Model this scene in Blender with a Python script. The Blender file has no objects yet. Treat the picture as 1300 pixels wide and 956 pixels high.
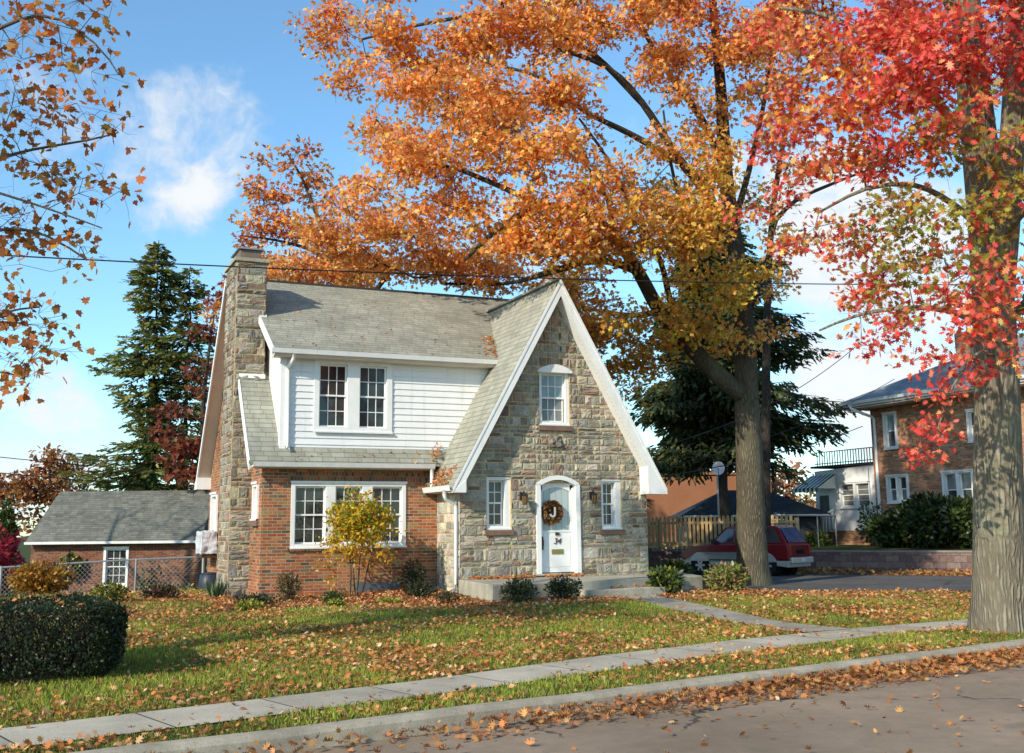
import bpy, math, random
import numpy as np
from mathutils import Vector, Matrix

rng = np.random.default_rng(7)
random.seed(7)
SC = bpy.context.scene
COL = SC.collection
SUN_TO = Vector((-1.0, -0.52, 0.62)).normalized()      # direction towards the sun

# ---------------------------------------------------------------- helpers
def tag(o, label=None, cat=None, group=None, kind=None):
    if label: o['label'] = label
    if cat: o['category'] = cat
    if group: o['group'] = group
    if kind: o['kind'] = kind
    return o

def thing(name, label, cat, loc=(0, 0, 0), rz=0.0, group=None):
    o = bpy.data.objects.new(name, None)
    COL.objects.link(o)
    o.location = loc
    o.rotation_euler = (0, 0, rz)
    o.empty_display_size = 0.2
    return tag(o, label, cat, group)

def link(name, me, mat, parent=None, local=False):
    o = bpy.data.objects.new(name, me)
    COL.objects.link(o)
    if mat is not None:
        me.materials.append(mat)
    if parent is not None:
        o.parent = parent
        if not local and parent.parent is None and parent.type == 'EMPTY':
            o.matrix_parent_inverse = Matrix.Translation(-Vector(parent.location))
    return o

class MB:
    """collects shapes and links them as one mesh object"""
    def __init__(s, M=None):
        s.v = []; s.f = []; s.M = M; s.c = []
    def add(s, vs, fs, col=None):
        b = len(s.v)
        if s.M is not None:
            vs = [tuple(s.M @ Vector(p)) for p in vs]
        s.v += [tuple(p) for p in vs]
        s.f += [tuple(b + i for i in f) for f in fs]
        s.c += [col] * len(vs)
        return s
    def box(s, x0, y0, z0, x1, y1, z1, col=None):
        x0, x1 = min(x0, x1), max(x0, x1); y0, y1 = min(y0, y1), max(y0, y1); z0, z1 = min(z0, z1), max(z0, z1)
        vs = [(x0,y0,z0),(x1,y0,z0),(x1,y1,z0),(x0,y1,z0),(x0,y0,z1),(x1,y0,z1),(x1,y1,z1),(x0,y1,z1)]
        return s.add(vs, [(3,2,1,0),(4,5,6,7),(0,1,5,4),(1,2,6,5),(2,3,7,6),(3,0,4,7)], col)
    def prism(s, poly, d, col=None):
        """polygon (3d points) extruded by vector d"""
        n = len(poly)
        p2 = [tuple(Vector(p) + Vector(d)) for p in poly]
        fs = [tuple(range(n))[::-1], tuple(range(n, 2*n))]
        fs += [(i, (i+1) % n, n + (i+1) % n, n + i) for i in range(n)]
        return s.add(list(poly) + p2, fs, col)
    def beam(s, a, b, w, h, up=(0, 0, 1)):
        a = Vector(a); b = Vector(b); t = (b - a).normalized(); up = Vector(up)
        sd = t.cross(up).normalized(); u = sd.cross(t)
        q = [a + sd*w/2*i + u*h/2*j for i, j in ((-1,-1),(1,-1),(1,1),(-1,1))]
        return s.prism([tuple(p) for p in q], tuple(b - a))
    def tube(s, pts, rad, n=8, caps=True):
        P = [Vector(p) for p in pts]
        if not hasattr(rad, '__len__'): rad = [rad] * len(P)
        vs = []; fs = []
        ref = Vector((0.31, 0.23, 0.92))
        for i, p in enumerate(P):
            t = (P[min(i+1, len(P)-1)] - P[max(i-1, 0)]).normalized()
            if abs(t.dot(ref)) > .97: ref = Vector((1, 0, 0))
            a = t.cross(ref).normalized(); b = t.cross(a)
            ref = a.cross(t) * -1 if False else ref
            for k in range(n):
                an = 2*math.pi*k/n
                vs.append(tuple(p + (a*math.cos(an) + b*math.sin(an)) * rad[i]))
        for i in range(len(P)-1):
            for k in range(n):
                fs.append((i*n+k, i*n+(k+1) % n, (i+1)*n+(k+1) % n, (i+1)*n+k))
        if caps:
            fs.append(tuple(range(n))); fs.append(tuple(range((len(P)-1)*n, len(P)*n))[::-1])
        return s.add(vs, fs)
    def lathe(s, c, prof, n=16, axis='z'):
        vs = []; fs = []
        for r, h in prof:
            for k in range(n):
                a = 2*math.pi*k/n
                p = (r*math.cos(a), r*math.sin(a), h)
                if axis == 'y': p = (p[0], p[2], p[1])
                vs.append((c[0]+p[0], c[1]+p[1], c[2]+p[2]))
        m = len(prof)
        for i in range(m-1):
            for k in range(n):
                fs.append((i*n+k, i*n+(k+1) % n, (i+1)*n+(k+1) % n, (i+1)*n+k))
        fs.append(tuple(range(n))[::-1]); fs.append(tuple(range((m-1)*n, m*n)))
        return s.add(vs, fs)
    def build(s, name, mat, parent=None, local=False, smooth=False, bevel=0):
        me = bpy.data.meshes.new(name)
        me.from_pydata(s.v, [], s.f)
        if any(c is not None for c in s.c):
            at = me.color_attributes.new('Col', 'FLOAT_COLOR', 'POINT')
            at.data.foreach_set('color', np.array([(*(c or (.5,.5,.5)), 1.0) for c in s.c], np.float32).ravel())
        if smooth: me.polygons.foreach_set('use_smooth', [True]*len(me.polygons))
        me.update()
        o = link(name, me, mat, parent, local)
        if bevel:
            m = o.modifiers.new('bevel', 'BEVEL'); m.width = bevel; m.segments = 2; m.limit_method = 'ANGLE'; m.angle_limit = math.radians(35)
        return o

def npmesh(name, V, counts, idx, mat, parent=None, col=None, smooth=False, local=False):
    me = bpy.data.meshes.new(name)
    V = np.asarray(V, np.float32)
    me.vertices.add(len(V)); me.vertices.foreach_set('co', V.ravel())
    me.loops.add(len(idx)); me.loops.foreach_set('vertex_index', np.asarray(idx, np.int32))
    counts = np.asarray(counts, np.int32)
    st = np.concatenate([[0], np.cumsum(counts)[:-1]]).astype(np.int32)
    me.polygons.add(len(counts)); me.polygons.foreach_set('loop_start', st)
    try: me.polygons.foreach_set('loop_total', counts)
    except Exception: pass
    if smooth: me.polygons.foreach_set('use_smooth', np.ones(len(counts), bool))
    me.update(calc_edges=True)
    if col is not None:
        at = me.color_attributes.new('Col', 'FLOAT_COLOR', 'POINT')
        c4 = np.ones((len(V), 4), np.float32); c4[:, :3] = col
        at.data.foreach_set('color', c4.ravel())
    return link(name, me, mat, parent, local)

def S(x, a, b):
    t = np.clip((np.asarray(x, float) - a) / (b - a), 0, 1)
    return t*t*(3 - 2*t)

def ground(X, Y):
    X = np.asarray(X, float); Y = np.asarray(Y, float)
    g = .15*S(Y, 13.8, 20)*(1 - .8*S(X, 14.5, 17))
    g = g + .10*S(Y, 21.5, 24.2)*S(X, 5.5, 8.5)*(1 - S(X, 13, 15))
    g = g - 1.25*S(Y, 27.5, 44)*(1 - S(X, 6, 15))
    return g + .012*np.sin(X*1.3 + Y*.7)*S(Y, 14, 17)*(1-S(X,14,16))
def gz(x, y): return float(ground(x, y))

def vnoise(P, scale, seed=0):
    """cheap smooth value noise on an (N,3) array"""
    P = np.asarray(P, float)*scale + seed*17.13
    i = np.floor(P).astype(np.int64); f = P - i; f = f*f*(3 - 2*f)
    def h(a):
        n = (a[:, 0]*374761393 + a[:, 1]*668265263 + a[:, 2]*2147483647 + seed*974634777) & 0xffffffff
        n = ((n ^ (n >> 13))*1274126177) & 0xffffffff
        return ((n ^ (n >> 16)) & 0xffff)/65535.0
    r = 0
    for dx in (0, 1):
        for dy in (0, 1):
            for dz in (0, 1):
                w = (f[:, 0] if dx else 1-f[:, 0])*(f[:, 1] if dy else 1-f[:, 1])*(f[:, 2] if dz else 1-f[:, 2])
                r = r + w*h(i + np.array([dx, dy, dz]))
    return r

# ---------------------------------------------------------------- materials
class NT:
    def __init__(s, name, world=False):
        if world:
            s.m = bpy.data.worlds.new(name); s.m.use_nodes = True
        else:
            s.m = bpy.data.materials.new(name); s.m.use_nodes = True
        s.t = s.m.node_tree; s.t.nodes.clear()
    def n(s, typ, ins=None, **kw):
        nd = s.t.nodes.new(typ)
        for k, v in kw.items(): setattr(nd, k, v)
        for k, v in (ins or {}).items(): s.set(nd.inputs[k], v)
        return nd
    def set(s, sock, v):
        if isinstance(v, bpy.types.NodeSocket): s.t.links.new(v, sock)
        elif isinstance(v, (tuple, list)) and sock.type == 'RGBA' and len(v) == 3: sock.default_value = (*v, 1)
        else: sock.default_value = v
    def m_(s, op, a, b=None, c=None, clamp=False):
        nd = s.n('ShaderNodeMath', operation=op, use_clamp=clamp)
        for i, q in enumerate((a, b, c)):
            if q is not None: s.set(nd.inputs[i], q)
        return nd.outputs[0]
    def vm(s, op, a, b=None):
        nd = s.n('ShaderNodeVectorMath', operation=op)
        s.set(nd.inputs[0], a)
        if b is not None: s.set(nd.inputs[1], b)
        return nd.outputs['Value'] if op in ('DOT_PRODUCT', 'LENGTH', 'DISTANCE') else nd.outputs[0]
    def obj(s): return s.n('ShaderNodeTexCoord').outputs['Object']
    def noise(s, vec, scale, detail=4, rough=.55, out='Fac', dim='3D'):
        return s.n('ShaderNodeTexNoise', {'Vector': vec, 'Scale': scale, 'Detail': detail, 'Roughness': rough}, noise_dimensions=dim).outputs[out]
    def ramp(s, fac, stops, interp='LINEAR'):
        nd = s.n('ShaderNodeValToRGB', {'Fac': fac}); cr = nd.color_ramp; cr.interpolation = interp
        while len(cr.elements) < len(stops): cr.elements.new(.5)
        for e, (p, c) in zip(cr.elements, stops):
            e.position = p; e.color = (*c, 1) if len(c) == 3 else c
        return nd.outputs['Color']
    def mix(s, f, a, b, blend='MIX'):
        nd = s.n('ShaderNodeMix', data_type='RGBA', blend_type=blend)
        s.set(nd.inputs[0], f); s.set(nd.inputs[6], a); s.set(nd.inputs[7], b)
        return nd.outputs[2]
    def mr(s, v, a, b, c=0., d=1., smooth=True):
        nd = s.n('ShaderNodeMapRange', {'Value': v, 'From Min': a, 'From Max': b, 'To Min': c, 'To Max': d})
        if smooth: nd.interpolation_type = 'SMOOTHSTEP'
        return nd.outputs[0]
    def attr(s, name='Col'): return s.n('ShaderNodeAttribute', attribute_name=name).outputs['Color']
    def bump(s, h, strength=.5, dist=.01):
        return s.n('ShaderNodeBump', {'Height': h, 'Strength': strength, 'Distance': dist}).outputs[0]
    def out(s, col, rough=.8, spec=.3, normal=None, metal=0., **kw):
        ins = {'Base Color': col, 'Roughness': rough, 'Specular IOR Level': spec, 'Metallic': metal}
        ins.update(kw)
        b = s.n('ShaderNodeBsdfPrincipled', ins)
        if normal is not None: s.set(b.inputs['Normal'], normal)
        o = s.n('ShaderNodeOutputMaterial'); s.t.links.new(b.outputs[0], o.inputs[0])
        return s.m

def plain(name, col, rough=.6, spec=.35, var=.12, scale=6, metal=0., bump=0., bscale=40, streak=0.):
    """a surface with slow and fine tonal variation"""
    t = NT(name); P = t.obj()
    a = t.noise(P, scale, 5); b = t.noise(P, scale*9, 3)
    f = t.m_('ADD', t.m_('MULTIPLY', a, .65), t.m_('MULTIPLY', b, .35))
    k = t.mr(f, .3, .7, 1-var, 1+var, False)
    c = t.vm('MULTIPLY', (*col,), t.n('ShaderNodeCombineXYZ', {0: k, 1: k, 2: k}).outputs[0])
    if streak:
        st = t.mr(t.noise(t.vm('MULTIPLY', P, (9., 9., .7)), 1.0, 5, .65), .52, .78, 0., streak)
        c = t.mix(st, c, tuple(q*.55 for q in (col[0], col[1]*.96, col[2]*.85)))
        dirt = t.mr(t.noise(P, 2.3, 5, .7), .55, .75, 0., streak*.6); c = t.mix(dirt, c, tuple(q*.6 for q in col))
    nrm = t.bump(t.noise(P, bscale, 4), bump, .01) if bump else None
    return t.out(c, rough, spec, nrm, metal)

def masonry(t, P, uvec, vvec, bw, bh, mort, half=True, joint=None):
    u = t.vm('DOT_PRODUCT', P, uvec); v = t.vm('DOT_PRODUCT', P, vvec)
    vv = t.m_('DIVIDE', v, bh); row = t.m_('FLOOR', vv); fv = t.m_('FRACT', vv)
    if half: off = t.m_('MULTIPLY', t.m_('MODULO', t.m_('ABSOLUTE', row), 2.0), .5)
    else: off = t.n('ShaderNodeTexWhiteNoise', {'W': row}, noise_dimensions='1D').outputs[0]
    uu = t.m_('ADD', t.m_('DIVIDE', u, bw), off)
    colm = t.m_('FLOOR', uu); fu = t.m_('FRACT', uu)
    du = t.m_('MULTIPLY', t.m_('MINIMUM', fu, t.m_('SUBTRACT', 1.0, fu)), bw)
    dv = t.m_('MULTIPLY', t.m_('MINIMUM', fv, t.m_('SUBTRACT', 1.0, fv)), bh)
    d = t.m_('MINIMUM', du, dv)
    wob = t.m_('MULTIPLY', t.m_('SUBTRACT', t.noise(P, 30, 2), .5), mort*.5)
    mask = t.mr(t.m_('ADD', d, wob), mort*.35, mort*.65)          # 0 in the joint, 1 on the brick
    wn = t.n('ShaderNodeTexWhiteNoise', {'Vector': t.n('ShaderNodeCombineXYZ', {0: colm, 1: row}).outputs[0]}, noise_dimensions='2D')
    return mask, wn.outputs['Value'], wn.outputs['Color'], fv, fu

def brick_mat(name, stops, mortar, uvec=(1, 1, 0), vvec=(0, 0, 1), bw=.21, bh=.07, mj=.011, grime=.25):
    t = NT(name); P = t.obj()
    mask, r, rc, fv, fu = masonry(t, P, uvec, vvec, bw, bh, mj)
    c = t.ramp(r, stops, 'CONSTANT')
    n = t.noise(P, 22, 4); k = t.mr(n, .25, .75, .75, 1.25, False)
    c = t.mix(1.0, c, t.n('ShaderNodeCombineColor', {0: k, 1: k, 2: k}).outputs[0], 'MULTIPLY')
    m = t.mix(t.noise(P, 9, 3), mortar, tuple(q*.7 for q in mortar))
    c = t.mix(mask, m, c)
    big = t.mr(t.noise(P, .9, 4), .35, .7, 1-grime, 1.05, False)
    c = t.mix(1.0, c, t.n('ShaderNodeCombineColor', {0: big, 1: big, 2: big}).outputs[0], 'MULTIPLY')
    h = t.m_('ADD', t.m_('MULTIPLY', mask, 1.0), t.m_('MULTIPLY', n, .35))
    return t.out(c, .88, .2, t.bump(h, .7, .008))

def shingle_mat(name, uvec, vvec, base, bw=.3, bh=.14, var=.11, tint=(.92, .94, .84)):
    t = NT(name); P = t.obj()
    mask, r, rc, fv, fu = masonry(t, P, uvec, vvec, bw, bh, .012, half=False)
    k = t.m_('MULTIPLY', t.mr(r, 0., 1., 1-var, 1+var, False), t.mr(t.noise(P, 1.1, 5), .3, .7, .8, 1.15, False))
    gran = t.mr(t.noise(P, 160, 2), .3, .7, .8, 1.2, False)
    streak = t.mr(t.noise(t.vm('MULTIPLY', P, (2.2, 2.2, .25)), 2.0, 4), .35, .75, 1.06, .8, False)
    k = t.m_('MULTIPLY', t.m_('MULTIPLY', k, gran), streak)
    c = t.mix(1.0, base, t.n('ShaderNodeCombineColor', {0: k, 1: k, 2: k}).outputs[0], 'MULTIPLY')
    moss = t.mr(t.noise(P, .6, 5), .5, .75, 0, .35, False)
    c = t.mix(moss, c, tuple(a*b for a, b in zip(base, tint)))
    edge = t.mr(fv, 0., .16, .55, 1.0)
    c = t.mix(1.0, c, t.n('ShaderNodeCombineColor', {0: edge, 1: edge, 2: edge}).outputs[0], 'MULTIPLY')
    c = t.mix(mask, tuple(q*.55 for q in base), c)
    h = t.m_('SUBTRACT', t.m_('ADD', t.m_('MULTIPLY', gran, .2), mask), t.m_('MULTIPLY', fv, .8))
    return t.out(c, .92, .15, t.bump(h, .6, .01))

def attr_mat(name, rough=.85, spec=.2, nscale=25, var=.25, bump=.5, bdist=.008):
    t = NT(name); P = t.obj(); c = t.attr()
    n = t.noise(P, nscale, 5, .65); k = t.mr(n, .25, .75, 1-var, 1+var, False)
    n2 = t.mr(t.noise(P, nscale*.2, 3), .3, .7, 1-var*.6, 1+var*.6, False)
    k = t.m_('MULTIPLY', k, n2)
    c = t.mix(1.0, c, t.n('ShaderNodeCombineColor', {0: k, 1: k, 2: k}).outputs[0], 'MULTIPLY')
    return t.out(c, rough, spec, t.bump(n, bump, bdist))

def leaf_mat(name, trans=.4, gloss=.25, rough=.45):
    t = NT(name); c = t.attr()
    d = t.n('ShaderNodeBsdfPrincipled', {'Base Color': c, 'Roughness': rough, 'Specular IOR Level': gloss})
    tr = t.n('ShaderNodeBsdfTranslucent', {'Color': t.mix(1.0, c, (1.0, .9, .7), 'MULTIPLY')})
    mx = t.n('ShaderNodeMixShader', {0: trans, 1: d.outputs[0], 2: tr.outputs[0]})
    o = t.n('ShaderNodeOutputMaterial'); t.t.links.new(mx.outputs[0], o.inputs[0])
    return t.m

def bark_mat(name, col, dark, scale=1.0, top=None):
    t = NT(name); P = t.obj()
    Q = t.vm('MULTIPLY', P, (21*scale, 21*scale, 2.1*scale))
    warp = t.noise(P, 3*scale, 3, .5, 'Color'); Q = t.vm('ADD', Q, t.vm('MULTIPLY', warp, (1.6, 1.6, 1.2)))
    vo = t.n('ShaderNodeTexVoronoi', {'Vector': Q, 'Scale': 1.0}, feature='DISTANCE_TO_EDGE').outputs['Distance']
    n = t.m_('ADD', t.m_('MULTIPLY', t.mr(vo, 0., .4), .4), t.m_('MULTIPLY', t.m_('ADD', t.noise(Q, 1.1, 6, .7), t.noise(P, 2.5, 4)), .36)); n2 = t.noise(P, .8, 4)
    c = t.mix(t.mr(n, .22, .95), dark, col)
    if top: c = t.mix(t.mr(t.n('ShaderNodeSeparateXYZ', {0: P}).outputs[2], top[0], top[1], 0., .75), c, (.05,.04,.032))  # darkens the bark with height; on the red oak this paints in shade
    lich = t.mr(n2, .5, .7, 0, .35)
    c = t.mix(lich, c, (col[0]*.8, col[1]*.95, col[2]*.8))
    return t.out(c, .95, .1, t.bump(n, 1.0, .045/scale))

def glass_mat(name, col, rough=.04, spec=.6):
    t = NT(name); P = t.obj()
    n = t.noise(P, 2.2, 2)
    k = t.mr(t.noise(P, 1.3, 3), .3, .7, .5, 1.5, False)
    c = t.mix(1.0, col, t.n('ShaderNodeCombineColor', {0: k, 1: k, 2: k}).outputs[0], 'MULTIPLY')
    return t.out(c, rough, spec, t.bump(n, .12, .02))

BR = [(0, (0.389,0.118,0.045)), (.16, (0.452,0.150,0.055)), (.36, (0.324,0.095,0.040)), (.5, (0.497,0.188,0.075)), (.64, (0.259,0.111,0.055)),
      (.76, (0.356,0.211,0.085)), (.86, (0.140,0.084,0.050)), (.93, (0.216,0.156,0.075))]
BRN = [(0, (0.476,0.210,0.105)), (.2, (0.560,0.266,0.140)), (.45, (0.378,0.168,0.091)), (.65, (0.504,0.294,0.168)), (.82, (0.280,0.140,0.084)), (.92, (0.630,0.364,0.210))]
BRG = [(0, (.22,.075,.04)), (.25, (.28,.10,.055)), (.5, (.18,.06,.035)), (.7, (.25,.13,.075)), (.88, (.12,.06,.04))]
MT = {}
MT['brick'] = brick_mat('brick', BR, (.50,.43,.33), mj=.012)
MT['soldier'] = brick_mat('soldier_brick', [(0,(.30,.11,.05)),(.3,(.16,.09,.055)),(.5,(.25,.16,.075)),(.75,(.36,.13,.06)),(.9,(.10,.07,.05))], (.36,.30,.22), (1,1,0), (0,0,1), .075, .215, .01)
MT['brick_n'] = brick_mat('neighbour_brick', BRN, (.45,.38,.30), bw=.21, bh=.072)
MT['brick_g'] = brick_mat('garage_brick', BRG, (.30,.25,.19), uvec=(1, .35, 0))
MT['foundation'] = brick_mat('foundation_brick', BRN, (.42,.36,.28))
MT['stone'] = attr_mat('rubble_stone', .9, .15, 22, .33, .8, .012)
SHB = (.34,.335,.275)
MT['roof_x'] = shingle_mat('roof_shingle', (1,0,0), (0,0,1/.79), SHB)
MT['roof_d'] = shingle_mat('dormer_shingle', (1,0,0), (0,0,1/.527), SHB)
MT['roof_g'] = shingle_mat('gable_shingle', (0,1,0), (0,0,1/.873), SHB)
MT['roof_ga'] = shingle_mat('garage_shingle', (1,-.45,0), (0,0,1/.55), (.165,.165,.14), var=.2)
MT['roof_n'] = shingle_mat('neighbour_shingle', (1,1,0), (0,0,2.), (.24,.27,.29), var=.15)
MT['roof_h'] = shingle_mat('dark_shingle', (1,1,0), (0,0,2.4), (.05,.06,.075), var=.2)
MT['white'] = plain('white_paint', (.81,.805,.785), .45, .4, .06, 3, bump=.05, streak=.3)
MT['siding'] = plain('white_siding', (.80,.80,.80), .5, .35, .06, 1.5, bump=.08, bscale=6, streak=.28)
MT['trim_g'] = plain('weathered_white', (.66,.65,.60), .55, .3, .14, 3)
MT['soffit'] = plain('soffit_brick_bounce', (.66,.56,.46), .6, .25, .1, 3)  # peach tone holds the light thrown back by sunlit brick
MT['gutter'] = plain('gutter_paint', (.70,.69,.66), .4, .4, .12, 5)
MT['brownsill'] = plain('brown_stone', (.20,.12,.09), .85, .2, .25, 8, bump=.4)
MT['concrete'] = plain('concrete', (.33,.32,.275), .9, .2, .22, 1.7, bump=.35, bscale=60)
MT['walk'] = plain('walk_concrete', (.36,.32,.25), .92, .15, .2, 1.2, bump=.35, bscale=70)
MT['kerbc'] = plain('kerb_concrete', (.36,.315,.24), .92, .15, .25, 1.5, bump=.4, bscale=50)
MT['asphalt'] = plain('asphalt', (.10,.095,.09), .93, .2, .25, 1.4, bump=.5, bscale=120)
MT['street'] = plain('street_asphalt', (.215,.165,.12), .93, .2, .22, 1.1, bump=.5, bscale=120)
def road_mat(name, col):
    t = NT(name); P = t.obj()
    a = t.noise(P, .45, 5); b = t.noise(P, 140, 2); c_ = t.noise(P, 5, 5, .7)
    k = t.m_('MULTIPLY', t.mr(a, .3, .7, .75, 1.2, False), t.m_('MULTIPLY', t.mr(b, .3, .7, .72, 1.3, False), t.mr(c_, .3, .7, .86, 1.12, False)))
    c = t.mix(1.0, col, t.n('ShaderNodeCombineColor', {0: k, 1: k, 2: k}).outputs[0], 'MULTIPLY')
    W = t.vm('ADD', P, t.vm('MULTIPLY', t.noise(P, 1.6, 4, .6, 'Color'), (.8, .8, 0)))
    v = t.n('ShaderNodeTexVoronoi', {'Vector': W, 'Scale': .42}, feature='DISTANCE_TO_EDGE').outputs['Distance']
    cr = t.m_('MULTIPLY', t.mr(v, .004, .014, 1., 0.), t.mr(t.noise(P, .5, 2), .45, .55))
    c = t.mix(t.m_('MULTIPLY', cr, .75), c, (.03,.027,.025))
    st = t.mr(t.noise(P, .9, 3), .62, .75, 0., .35); c = t.mix(st, c, (.06,.05,.045))
    return t.out(c, .93, .2, t.bump(t.m_('SUBTRACT', b, cr), .5, .01))
MT['street'] = road_mat('street_asphalt', (.29,.215,.15)); MT['asphalt'] = road_mat('side_asphalt', (.115,.107,.10))
def conc_mat(name, col, s0):
    t = NT(name); P = t.obj()
    a = t.noise(P, s0, 6, .65); b = t.noise(P, 60, 3); e = t.noise(t.vm('MULTIPLY', P, (1, 1, .2)), 4.5, 5, .7)
    k = t.m_('MULTIPLY', t.mr(a, .3, .7, .66, 1.18, False), t.m_('MULTIPLY', t.mr(b, .3, .7, .86, 1.13, False), t.mr(e, .3, .7, .82, 1.12, False)))
    c = t.mix(1.0, col, t.n('ShaderNodeCombineColor', {0: k, 1: k, 2: k}).outputs[0], 'MULTIPLY')
    pit = t.mr(t.noise(P, 22, 3), .62, .72, 0., .5); c = t.mix(pit, c, tuple(q*.45 for q in col))
    return t.out(c, .93, .15, t.bump(t.m_('SUBTRACT', e, pit), .5, .012))
MT['concrete'] = conc_mat('concrete', (.43,.395,.31), 1.3); MT['kerbc'] = conc_mat('kerb_concrete', (.42,.365,.275), 1.6); MT['walk'] = conc_mat('walk_concrete', (.37,.335,.265), 1.1)
MT['metal'] = plain('galvanised_steel', (.33,.34,.35), .45, .5, .15, 6, metal=.6)
MT['black'] = plain('black_paint', (.02,.02,.022), .5, .4, .2, 6)
MT['dark'] = plain('dark_interior', (.012,.012,.013), .9, .1, .2, 4)
MT['glass'] = glass_mat('window_glass', (.035,.04,.04))
MT['glass_b'] = glass_mat('blind_glass', (.30,.40,.42), .06, .5)
MT['glass_c'] = glass_mat('curtain_glass', (.16,.165,.16), .06, .5)
MT['brass'] = plain('aged_brass', (.42,.33,.13), .35, .5, .2, 10, metal=.7)
MT['bronze'] = plain('bronze', (.10,.06,.035), .45, .5, .2, 10, metal=.5)
MT['leaf'] = leaf_mat('autumn_leaf', .42, .25)
MT['leaf_s'] = leaf_mat('sycamore_leaf', .55, .2)
MT['leaf_dry'] = leaf_mat('dry_leaf', .18, .2, .6)
MT['leaf_g'] = leaf_mat('green_leaf', .22, .35, .4)
MT['needle'] = leaf_mat('needle', .3, .15, .6)
MT['grass'] = leaf_mat('grass_blade', .3, .15, .6)
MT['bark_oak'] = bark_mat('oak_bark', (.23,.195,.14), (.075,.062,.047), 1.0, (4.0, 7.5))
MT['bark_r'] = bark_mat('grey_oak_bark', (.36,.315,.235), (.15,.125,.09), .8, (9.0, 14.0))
MT['bark_d'] = bark_mat('dark_bark', (.12,.10,.08), (.04,.033,.028))
MT['bark_t'] = bark_mat('twig_bark', (.20,.16,.12), (.09,.07,.055), 2)
MT['wire'] = plain('cable_rubber', (.02,.02,.02), .6, .3, .1)
# measured layout, world coordinates in metres
CLOUDS = [(0.1108, 0.9379, 0.3288, 0.99504, 0.99989, 0.62), (0.0623, 0.9374, 0.3426, 0.99635, 0.99992, 0.4), (0.1537, 0.9351, 0.3195, 0.99837, 0.99996, 0.4), (0.0976, 0.9235, 0.3709, 0.99908, 0.99998, 0.3), (0.0194, 0.9389, 0.3437, 0.99693, 0.99993, 0.32), (0.1065, 0.9197, 0.3779, 0.99959, 0.99999, 0.12), (0.6287, 0.7281, 0.2731, 0.99572, 0.9999, 0.7), (0.6741, 0.7063, 0.2163, 0.99271, 0.99984, 0.7), (0.6706, 0.7289, 0.1375, 0.99504, 0.99989, 0.65), (0.4178, 0.8727, 0.2526, 0.99794, 0.99995, 0.5), (0.5751, 0.7669, 0.285, 0.99794, 0.99995, 0.4), (0.5055, 0.7949, 0.3355, 0.99875, 0.99997, 0.12), (0.0238, 0.9969, 0.0756, 0.99635, 0.99992, 0.5), (0.632, 0.6959, 0.341, 0.99794, 0.99995, 0.2)]
OAK_LIMBS = [([(18.24, 24.91, -0.12), (18.14, 24.77, 0.92), (17.96, 24.46, 3.0), (17.76, 24.17, 5.08), (17.62, 23.96, 6.53), (17.3, 23.72, 8.61), (16.99, 23.58, 10.72), (16.81, 23.4, 13.3), (16.59, 23.28, 15.71), (16.37, 22.98, 17.82)], 0.44, 0.06), ([(17.75, 24.19, 4.97), (16.73, 24.19, 5.67), (15.75, 24.04, 6.43), (14.83, 23.68, 7.03), (13.91, 23.16, 7.87), (13.07, 22.84, 8.62), (12.11, 22.64, 9.06), (11.02, 22.57, 9.07), (10.2, 23.02, 8.66), (9.77, 24.43, 8.09)], 0.26, 0.04), ([(17.63, 24.11, 5.7), (17.42, 24.41, 6.38), (17.23, 25.12, 7.25), (17.16, 25.65, 7.56)], 0.15, 0.05), ([(17.3, 23.72, 8.61), (16.25, 23.35, 10.13), (15.17, 23.12, 11.0), (14.0, 22.87, 12.22), (12.89, 22.68, 12.91), (11.39, 22.75, 13.2)], 0.17, 0.04), ([(15.21, 23.12, 10.9), (13.77, 23.12, 11.44), (12.19, 22.67, 11.67), (11.06, 22.52, 12.24), (9.82, 23.01, 12.63)], 0.1, 0.03), ([(17.47, 23.87, 7.36), (16.47, 23.64, 8.09), (15.55, 23.11, 8.94), (14.89, 22.7, 9.79), (14.46, 22.39, 10.67), (14.09, 22.03, 11.72)], 0.09, 0.025), ([(15.75, 24.04, 6.43), (15.2, 23.78, 7.39), (14.65, 23.31, 8.28), (13.53, 22.81, 9.46), (12.79, 22.62, 10.52), (12.11, 22.74, 11.48)], 0.1, 0.025), ([(17.55, 23.96, 6.74), (17.87, 23.62, 7.77), (18.12, 23.42, 8.83), (18.47, 23.28, 9.93)], 0.07, 0.02), ([(13.07, 22.84, 8.62), (12.65, 22.43, 9.45), (11.94, 22.28, 10.2), (10.93, 22.33, 10.57)], 0.06, 0.015), ([(16.93, 23.55, 11.04), (16.27, 23.59, 12.4), (15.17, 23.71, 13.83), (14.3, 23.79, 15.5), (13.81, 23.7, 17.16)], 0.12, 0.03), ([(17.16, 23.63, 9.44), (17.82, 23.51, 11.47), (18.39, 23.38, 13.78), (18.76, 23.33, 16.16)], 0.1, 0.03), ([(13.91, 23.16, 7.87), (12.52, 22.66, 7.93), (11.72, 23.61, 7.78), (12.46, 28.15, 8.49), (11.16, 29.8, 8.73)], 0.1, 0.03), ([(14.83, 23.68, 7.03), (15.04, 25.54, 7.28), (14.78, 27.77, 7.9), (13.71, 29.24, 8.58)], 0.09, 0.03), ([(14.0, 22.87, 12.22), (12.99, 24.09, 14.05), (11.06, 24.81, 14.89), (9.02, 25.25, 14.48), (7.56, 25.98, 14.1)], 0.1, 0.03), ([(11.02, 22.57, 9.07), (9.8, 23.01, 9.67), (8.93, 23.86, 10.21), (8.36, 25.73, 10.52)], 0.08, 0.03), ([(16.73, 24.19, 5.67), (16.29, 25.21, 6.0), (15.41, 25.59, 6.12), (14.94, 25.86, 5.81)], 0.06, 0.02)]
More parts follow.
